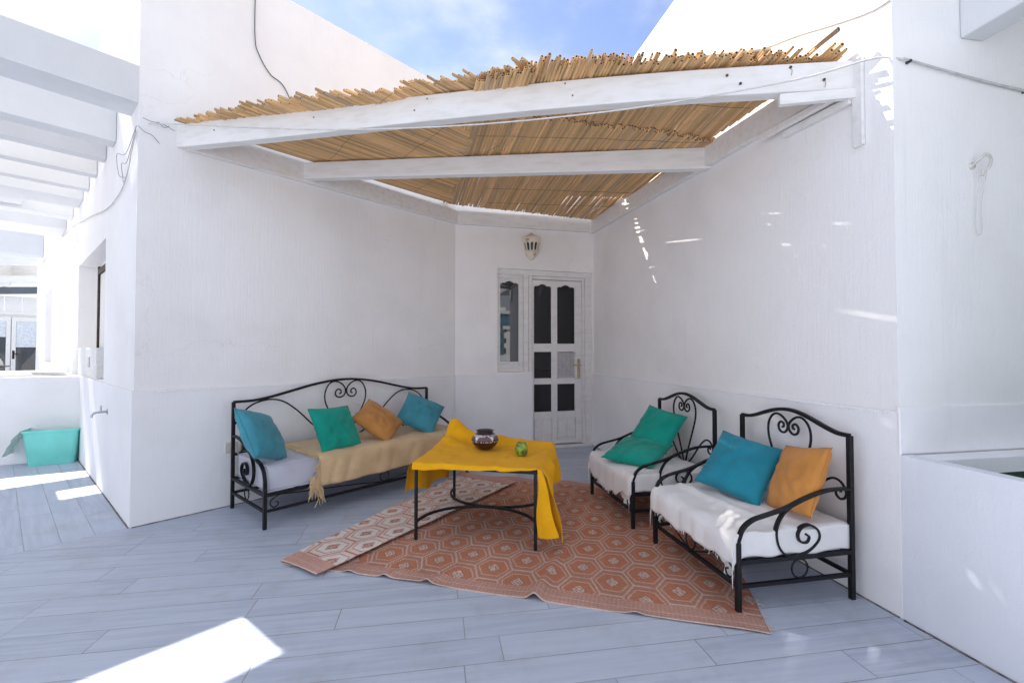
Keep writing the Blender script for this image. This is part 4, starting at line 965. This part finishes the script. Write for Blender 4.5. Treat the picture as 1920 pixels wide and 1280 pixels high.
def tpos(a, b): x, y = EX0+(EX1-EX0)*a, EY0+(EY1-EY0)*b; return (x, y, ttop(x, y))
grid(q, tpos, NX, NY)
def flap(edge, out, Lfn, ripple, n, rows=14, flare=None):
    """cloth falling from an edge of the top: edge(t) start point, out direction, length by t"""
    def f(t, b):
        p = edge(t); L_ = Lfn(t); h = b*L_; rc = .014
        o = rc*(1-math.exp(-h/rc))+ripple(t, h)*min(1, h/.06)
        dx, dy = out; fl = flare(t, h) if flare else (0, 0)
        return (p[0]+dx*o+fl[0], p[1]+dy*o+fl[1], p[2]-max(0, h-.004*(1-math.exp(-h/.006))))
    grid(q, f, n, rows)
flap(lambda t: tpos(t, 0), (0, -1), lambda t: .038*(1-t)**.5+.005+.006*nz(t*6, 5), lambda t, h: .006+.005*math.sin(t*14), NX, 8)
flap(lambda t: tpos(0, t), (-1, 0), lambda t: tpos(0, t)[2]-(.272-.075*t+.015*math.sin(t*11)), lambda t, h: .006+.016*math.sin(t*13+.5)+.012*nz(t*7, h*5), NY, 18,
     lambda t, h: (-.020*h/.2*math.exp(-(t/.12)**2), -.012*h/.2*math.exp(-(t/.10)**2)))
flap(lambda t: tpos(1, t), (1, 0), lambda t: .27+.125*math.exp(-(t/.14)**2)-.05*t+.012*nz(t*9, 3), lambda t, h: .012+.020*math.sin(t*17+1.2)+.026*nz(t*8, h*5, 2)+.012*math.sin(t*31+h*9), NY, 22,
     lambda t, h: (.095*min(1.1, h/.36)*math.exp(-((t-.03)/.10)**2), -.030*h/.36*math.exp(-(t/.12)**2)))
flap(lambda t: tpos(t, 1), (0, 1), lambda t: .16+.03*nz(t*5, 9), lambda t, h: .012+.018*math.sin(t*15), NX, 12)
# front right corner: the cloth wraps round the leg and hangs in a narrow cone towards the camera
def cone(a, b):
    p = tpos(1, 0); h = .385*b*(1-.06*a)
    return (p[0]-.004+a*(.020+.105*b**.9)+.006*math.sin(b*7), p[1]-.006-.018*math.sin(a*math.pi)*b-.028*b*a, p[2]-h-.002)
grid(q, cone, 8, 20)
q.build('cloth', M['yellow'], tc, smooth=True, merge=True, solid=.0016, subsurf=1)
# pot
px_, py_ = -.180, 3.052; tl = V2((px_, py_))-T0; zb = ttop(float(tl @ tex), float(tl @ tey))+.003
pot = thing('clay_pot', 'round dark maroon glazed pot with white triangles on the yellow cloth', 'pot', (px_, py_, zb))
prof = [(.0, 0), (.040, 0), (.046, .003), (.062, .018), (.077, .036), (.085, .054), (.086, .066), (.080, .082), (.068, .096), (.056, .105), (.050, .109), (.049, .113), (.054, .119), (.057, .123), (.053, .124), (.046, .116), (.044, .10), (.06, .07), (.05, .02), (0, .012)]
dp = []
for i in range(len(prof)-1):
    for k in range(4): t = k/4; dp.append(tuple(prof[i][j]*(1-t)+prof[i+1][j]*t for j in (0, 1)))
dp.append(prof[-1])
def pc(i, k, z, a):
    wine, mv, wh = (.045, .010, .012), (.10, .055, .07), (.62, .60, .58)
    if i > 52: return (.03, .012, .012)
    ph = (a*5/(2*math.pi)+.25) % 1; tri = abs(ph-.5)*2
    if z > .100: return (.035, .012, .014)
    if z > .090: return (.50, .46, .44) if nz(a*9, z*90) > -.12 else mv
    if z > .060: return wh if tri < (z-.060)/.040*.42 and k % 2 > -1 else (mv if z > .072 or nz(a*12, 3) > .1 else wine)
    if .054 < z <= .060: return (.42, .36, .36) if nz(a*22, 8) > .0 else wine
    return tuple(c*(.85+.4*abs(nz(a*6, z*40))) for c in wine)
dp = [(r_*1.06, z_) for r_, z_ in dp]; q = MB(); q.lathe(dp, 84, (0, 0), pc); q.build('body', M['pot'], pot, smooth=True)
jx, jy = .060, 2.895; tl = V2((jx, jy))-T0; zb = ttop(float(tl @ tex), float(tl @ tey))+.003
jar = thing('glass_jar', 'small lime green glass candle jar near the front of the yellow cloth', 'jar', (jx, jy, zb))
q = MB(); q.lathe([(0, 0), (.030, 0), (.035, .006), (.040, .025), (.041, .045), (.037, .066), (.031, .078), (.030, .082), (.027, .082), (.029, .072), (.036, .045), (.033, .014), (0, .010)], 28); q.build('body', M['jar'], jar, smooth=True)
q = MB(); q.lathe([(0, .012), (.031, .012), (.034, .03), (.0, .03)], 20); q.build('wax', m_plain('green_wax', (.45, .62, .02), .5), jar, smooth=True, angle=40)

# ------------------------------------------------------------------ rug: woven sheet with a folded-over left flap
Q0 = V2((1.031, 1.838)); e1 = V2((-.965, .262)); e2 = V2((.262, .965)); LU, LV, ST = 2.66, 1.90, .0062
nu, nv = int(LU/ST), int(LV/ST)
Ug, Vg = np.meshgrid(np.linspace(0, LU, nu+1), np.linspace(0, LV, nv+1))
# pattern (hexagon lattice, band borders)
a_, b_ = .304, .238
def lat(x, y):
    X = np.mod(x, a_)-a_/2; Y = np.mod(y, b_)-b_/2; X2 = np.mod(x+a_/2, a_)-a_/2; Y2 = np.mod(y+b_/2, b_)-b_/2
    hexd = lambda p, q: np.maximum(np.abs(q)/(b_/2), np.abs(p)/(a_/3)+np.abs(q)/b_)
    d1, d2 = hexd(X, Y), hexd(X2, Y2); k = d1 < d2
    return np.where(k, d1, d2), np.where(k, X, X2), np.where(k, Y, Y2)
# slight hand-woven waviness
wu = Ug+.004*np.sin(Vg*9+1)+.003*np.sin(Ug*7); wv = Vg+.004*np.sin(Ug*6)+.003*np.sin(Vg*11+2)
hd, hx_, hy_ = lat(wu-.02, wv-.129-b_/2+.0)
def pal(inv):
    rust, mauve, line, dgrey = np.array((.46, .185, .110)), np.array((.405, .205, .148)), np.array((.60, .40, .31)), np.array((.30, .22, .20))
    if inv: rust, mauve, line, dgrey = np.array((.68, .62, .58)), np.array((.68, .54, .48)), np.array((.40, .18, .13)), np.array((.42, .16, .10))
    c = np.empty(hd.shape+(3,)); c[:] = rust
    di = np.maximum(np.abs(hy_)/.081, np.abs(hx_)/.083+np.abs(hy_)*.5/.081)
    c[di > 1.0] = mauve
    c[(di > .925) & (di < 1.0)] = line; c[(hd > .955)] = line
    dm = np.abs(hx_)/.030+np.abs(hy_)/.040
    c[dm < 1.28] = mauve*.8 if not inv else line; c[dm < 1.12] = dgrey if not inv else np.array((.62, .53, .50)); c[dm < 1.0] = line*1.15 if not inv else dgrey; c[dm < .78] = dgrey
    key = (np.mod(np.abs(hx_)+.0, .014) < .0065) ^ (np.mod(hy_+.005, .020) < .007)
    c[(dm < .70) & key] = line*1.1 if not inv else np.array((.55, .44, .40))
    bandm = np.minimum(Vg, LV-Vg) < .105+.012*np.sin(Ug*3)
    bc = np.array((.54, .30, .235)) if not inv else np.array((.60, .34, .28)); stripe = (.88+.14*np.sin(Vg*420))[..., None]
    c = np.where(bandm[..., None], bc*stripe*(1+.10*np.sin(Ug*330))[..., None], c)
    b2 = np.minimum(Vg, LV-Vg); c = np.where(((b2 > .048) & (b2 < .053))[..., None], np.array((.60, .42, .36)), c); c = np.where((b2 < .008)[..., None], np.array((.62, .45, .38)), c)
    return c
# fold
F0, F1 = V2((-1.204, 2.506)), V2((-.521, 4.065)); fd = (F1-F0)/np.linalg.norm(F1-F0); fno = V2((-fd[1], fd[0]))     # fno points to the folded side
PX = Q0[0]+e1[0]*Ug+e2[0]*Vg; PY = Q0[1]+e1[1]*Ug+e2[1]*Vg
sd = (PX-F0[0])*fno[0]+(PY-F0[1])*fno[1]; past = sd > 0
rad = .006; arc = math.pi*rad
off = np.where(sd <= 0, sd, np.where(sd < arc, rad*np.sin(np.clip(sd, 0, arc)/rad), -(sd-arc)))
PZ = np.where(sd <= 0, 0, np.where(sd < arc, rad*(1-np.cos(np.clip(sd, 0, arc)/rad)), 2*rad+.004*np.clip((sd-arc)/.3, 0, 1)))
PX = PX+(off-sd)*fno[0]; PY = PY+(off-sd)*fno[1]
def ridge(u0, v0, u1, v1, hgt, wd, fade):
    t = np.clip(((Ug-u0)*(u1-u0)+(Vg-v0)*(v1-v0))/((u1-u0)**2+(v1-v0)**2), 0, 1)
    dd = np.hypot(Ug-(u0+t*(u1-u0)), Vg-(v0+t*(v1-v0))); return hgt*np.exp(-(dd/wd)**2)*(1-fade*t)
RZ = ridge(.965, 0, .90, .75, .030, .030, .55)+ridge(1.50, 0, 1.38, .22, .018, .022, .8)+ridge(1.73, 0, 1.66, .12, .016, .025, .9)+ridge(1.93, .0, 1.9, .1, .012, .03, .8)
RZ += ridge(.52, 0, .50, .06, .010, .03, .9)+.0035*np.sin(Ug*8.3+np.sin(Vg*4))*np.sin(Vg*6+1)+.004
RZ += np.exp(-(Vg/.015)**2)*.006*(np.sin(Ug*5)+.6*np.sin(Ug*13+1))
RZ += np.exp(-((LV-Vg)/.10)**2)*(.012*np.sin(Ug*7)**2+.02*np.exp(-((Ug-.25)/.2)**2))
PZ = PZ+np.maximum(RZ, .002)
cols = np.where(past[..., None], pal(True), pal(False))
cols *= (.88+.24*rng.random(hd.shape))[..., None]; cols *= (1+.05*np.sin(Ug*1000))[..., None]
soil = np.array([[nz(float(a)*1.7, float(b)*1.7, 6) for a in np.linspace(0, LU, 40)] for b in np.linspace(0, LV, 30)])
ii = np.clip((Vg/LV*29).astype(int), 0, 28); jj = np.clip((Ug/LU*39).astype(int), 0, 38)
cols *= (1+.10*soil[ii, jj])[..., None]
edge_ok = np.ones(hd.shape, bool)
vid = np.arange((nu+1)*(nv+1)).reshape(nv+1, nu+1)
quads = np.stack([vid[:-1, :-1], vid[:-1, 1:], vid[1:, 1:], vid[1:, :-1]], -1).reshape(-1, 4)
me = bpy.data.meshes.new('rug'); NV_ = vid.size; NQ = len(quads)
me.vertices.add(NV_); me.vertices.foreach_set('co', np.stack([PX, PY, PZ], -1).astype(np.float32).ravel())
me.loops.add(NQ*4); me.loops.foreach_set('vertex_index', quads.astype(np.int32).ravel())
me.polygons.add(NQ); me.polygons.foreach_set('loop_start', (np.arange(NQ)*4).astype(np.int32)); me.update(calc_edges=True); me.validate()
me.polygons.foreach_set('use_smooth', [True]*NQ)
at = me.color_attributes.new('Col', 'FLOAT_COLOR', 'POINT'); at.data.foreach_set('color', np.concatenate([cols, np.ones(hd.shape+(1,))], -1).astype(np.float32).ravel())
rug = thing('patterned_rug', 'rust red hexagon patterned rug, its left edge folded over showing the pale back', 'rug', (0, 0, 0))
ro = bpy.data.objects.new('weave', me); COL.objects.link(ro); me.materials.append(M['rug']); ro.parent = rug
sm = ro.modifiers.new('thick', 'SOLIDIFY'); sm.thickness = .003; sm.offset = 1
q = MB(); random.seed(21)
for k in range(70):                                           # frayed threads at the right corner and along the selvedge of the flap
    if k < 26: uu, vv = .0, random.random()**1.6*.55; o = V2((1, 0)); L_ = random.uniform(.01, .03)
    else: uu, vv = LU, random.random()*LV; o = V2((fd[0]*0+.6, -.3)); L_ = random.uniform(.006, .02)
    i_, j_ = int(vv/LV*nv), int(uu/LU*nu); p = np.array((PX[i_, j_], PY[i_, j_], PZ[i_, j_]+.004))
    p1 = p+np.array((o[0]*L_, o[1]*L_+random.uniform(-.012, .012), -.002)); q.tube([p, (p+p1)/2+np.array((0, 0, .004)), p1], .0013, 4)
q.build('frayed_threads', m_plain('rug_thread', (.55, .42, .36), .9), rug)['kind'] = 'stuff'

# ------------------------------------------------------------------ what the side window mirrors: roof parapet and town behind the camera; also an added house for bounce
q = MB(); q.box(-26, 16, -9.0, -8.8, 0.001, .95); tag(q.build('roof_parapet', M['lowdado']), 'white roof edge parapet behind the viewpoint', 'wall')
nb = thing('added_bounce_house', 'unseen white house added behind the viewpoint to bounce sunlight into the corner', 'building', (-9, -6, 0))  # made-up house; its sunlit face throws light into the seating corner
q = MB(); wall_face(q, (-19, -5.2), (1, 0), (0, 1), 17.3, 0, 3.4, [(3, 4.6, .9, 2.2), (8, 9.1, 0, 2.1), (12, 13.8, .9, 2.2)], .2); shell(q, [(-19, -5.2), (-1.7, -5.2), (-1.7, -8.6), (-19, -8.6)], (0,), 0, 3.4); inw(q.build('wall', M['stucco_r']), nb)
for a, b, c, e in ((-16, -14.4, .9, 2.2), (-11, -9.9, 0, 2.1), (-7, -5.2, .9, 2.2)):
    q = MB(); q.box(a, b, -5.4, -5.36, c, e); inw(q.build('window', M['farglass']), nb)
def tower(name, x, y, wx, wy, z1, mat, label, roofh):
    t = thing(name, label, 'building', (x, y, -15), (.885, .464))
    q = MB(); q.box(-wx/2, wx/2, -wy/2, wy/2, 0, z1+15); q.build('facade', mat, t)
    q = MB(); q.box(-wx/2-.4, wx/2+.4, -wy/2-.4, wy/2+.4, z1+15, z1+16); q.box(-wx/4, wx/4, -wy/4, wy/4, z1+16, z1+16+roofh); q.build('roof', M['stucco_b'], t)
tower('apartment_tower', 63, -104, 16, 14, 7.0, M['tower'], 'white apartment tower mirrored in the side window', 2.)
tower('office_tower', 62, -128, 16, 16, 13.0, M['tower_b'], 'blue glass office block mirrored in the side window', 1.5)

# ------------------------------------------------------------------ light: sky with broken cloud, one sun
EL = R(50.7); sh = V2((-.795, .605)); sh /= np.linalg.norm(sh)
wd = bpy.data.worlds.new('World'); scene.world = wd; wd.use_nodes = True; nt = wd.node_tree; bg = nt.nodes['Background']
sky = nt.nodes.new('ShaderNodeTexSky'); sky.sky_type = 'NISHITA'; sky.sun_disc = False; sky.sun_elevation = EL; sky.sun_rotation = math.atan2(sh[0], sh[1]); sky.air_density = 1.0; sky.dust_density = .25; sky.ozone_density = 1.6
tcn = nt.nodes.new('ShaderNodeTexCoord'); sep = nt.nodes.new('ShaderNodeSeparateXYZ'); nt.links.new(tcn.outputs['Generated'], sep.inputs[0])
def mth(op, a, b):
    q = nt.nodes.new('ShaderNodeMath'); q.operation = op
    for i, v in enumerate((a, b)):
        if hasattr(v, 'is_output'): nt.links.new(v, q.inputs[i])
        else: q.inputs[i].default_value = v
    return q.outputs[0]
den = mth('ADD', mth('MAXIMUM', sep.outputs[2], 0.), .22)
cb = nt.nodes.new('ShaderNodeCombineXYZ'); nt.links.new(mth('DIVIDE', sep.outputs[0], den), cb.inputs[0]); nt.links.new(mth('DIVIDE', sep.outputs[1], den), cb.inputs[1]); cb.inputs[2].default_value = 3.7
no = nt.nodes.new('ShaderNodeTexNoise'); no.inputs['Scale'].default_value = 1.55; no.inputs['Detail'].default_value = 7; no.inputs['Roughness'].default_value = .56; nt.links.new(cb.outputs[0], no.inputs['Vector'])
mr = nt.nodes.new('ShaderNodeMapRange'); mr.interpolation_type = 'SMOOTHSTEP'; nt.links.new(no.outputs['Fac'], mr.inputs[0]); mr.inputs[1].default_value = .37; mr.inputs[2].default_value = .58
up_ = nt.nodes.new('ShaderNodeMapRange'); nt.links.new(sep.outputs[2], up_.inputs[0]); up_.inputs[1].default_value = -.02; up_.inputs[2].default_value = .06
mx = nt.nodes.new('ShaderNodeMix'); mx.data_type = 'RGBA'; nt.links.new(mth('MULTIPLY', mr.outputs[0], mth('MULTIPLY', up_.outputs[0], .9)), mx.inputs[0]); tint = nt.nodes.new('ShaderNodeMix'); tint.data_type = 'RGBA'; tint.blend_type = 'MULTIPLY'; tint.inputs[0].default_value = 1; nt.links.new(sky.outputs[0], tint.inputs[6]); tint.inputs[7].default_value = (1.15, 1.0, 1.02, 1); mn = nt.nodes.new('ShaderNodeVectorMath'); mn.operation = 'MINIMUM'; nt.links.new(tint.outputs[2], mn.inputs[0]); mn.inputs[1].default_value = (3.5, 4.0, 4.8); nt.links.new(mn.outputs[0], mx.inputs[6]); mx.inputs[7].default_value = (4.35, 4.6, 5.1, 1)
nt.links.new(mx.outputs[2], bg.inputs[0]); bg.inputs[1].default_value = .10
sl = bpy.data.lights.new('sun', 'SUN'); sl.energy = 4.5; sl.angle = R(.53); sl.color = (1., .955, .89)
so_ = bpy.data.objects.new('sun', sl); COL.objects.link(so_); so_.location = (-6, 6, 12)
so_.rotation_euler = Vector((-sh[0]*math.cos(EL), -sh[1]*math.cos(EL), -math.sin(EL))).to_track_quat('-Z', 'Y').to_euler()

# ------------------------------------------------------------------ camera
cam = bpy.data.cameras.new('camera'); cam.sensor_width = 36; cam.lens = 16.0; cam.clip_start = .05; cam.clip_end = 6000
co = bpy.data.objects.new('camera', cam); COL.objects.link(co); co.location = (0, 0, 1.13); co.rotation_euler = (R(90)+math.atan2(18.26, 853.33), 0, 0); scene.camera = co
scene.render.engine = 'CYCLES'; scene.cycles.max_bounces = 16; scene.cycles.diffuse_bounces = 9; scene.cycles.transparent_max_bounces = 12
try: scene.cycles.use_denoising = True
except Exception: pass
vs_ = scene.view_settings; vs_.view_transform = 'Standard'; vs_.look = 'None'; vs_.exposure = 1.27; vs_.gamma = 1; vs_.use_curve_mapping = False
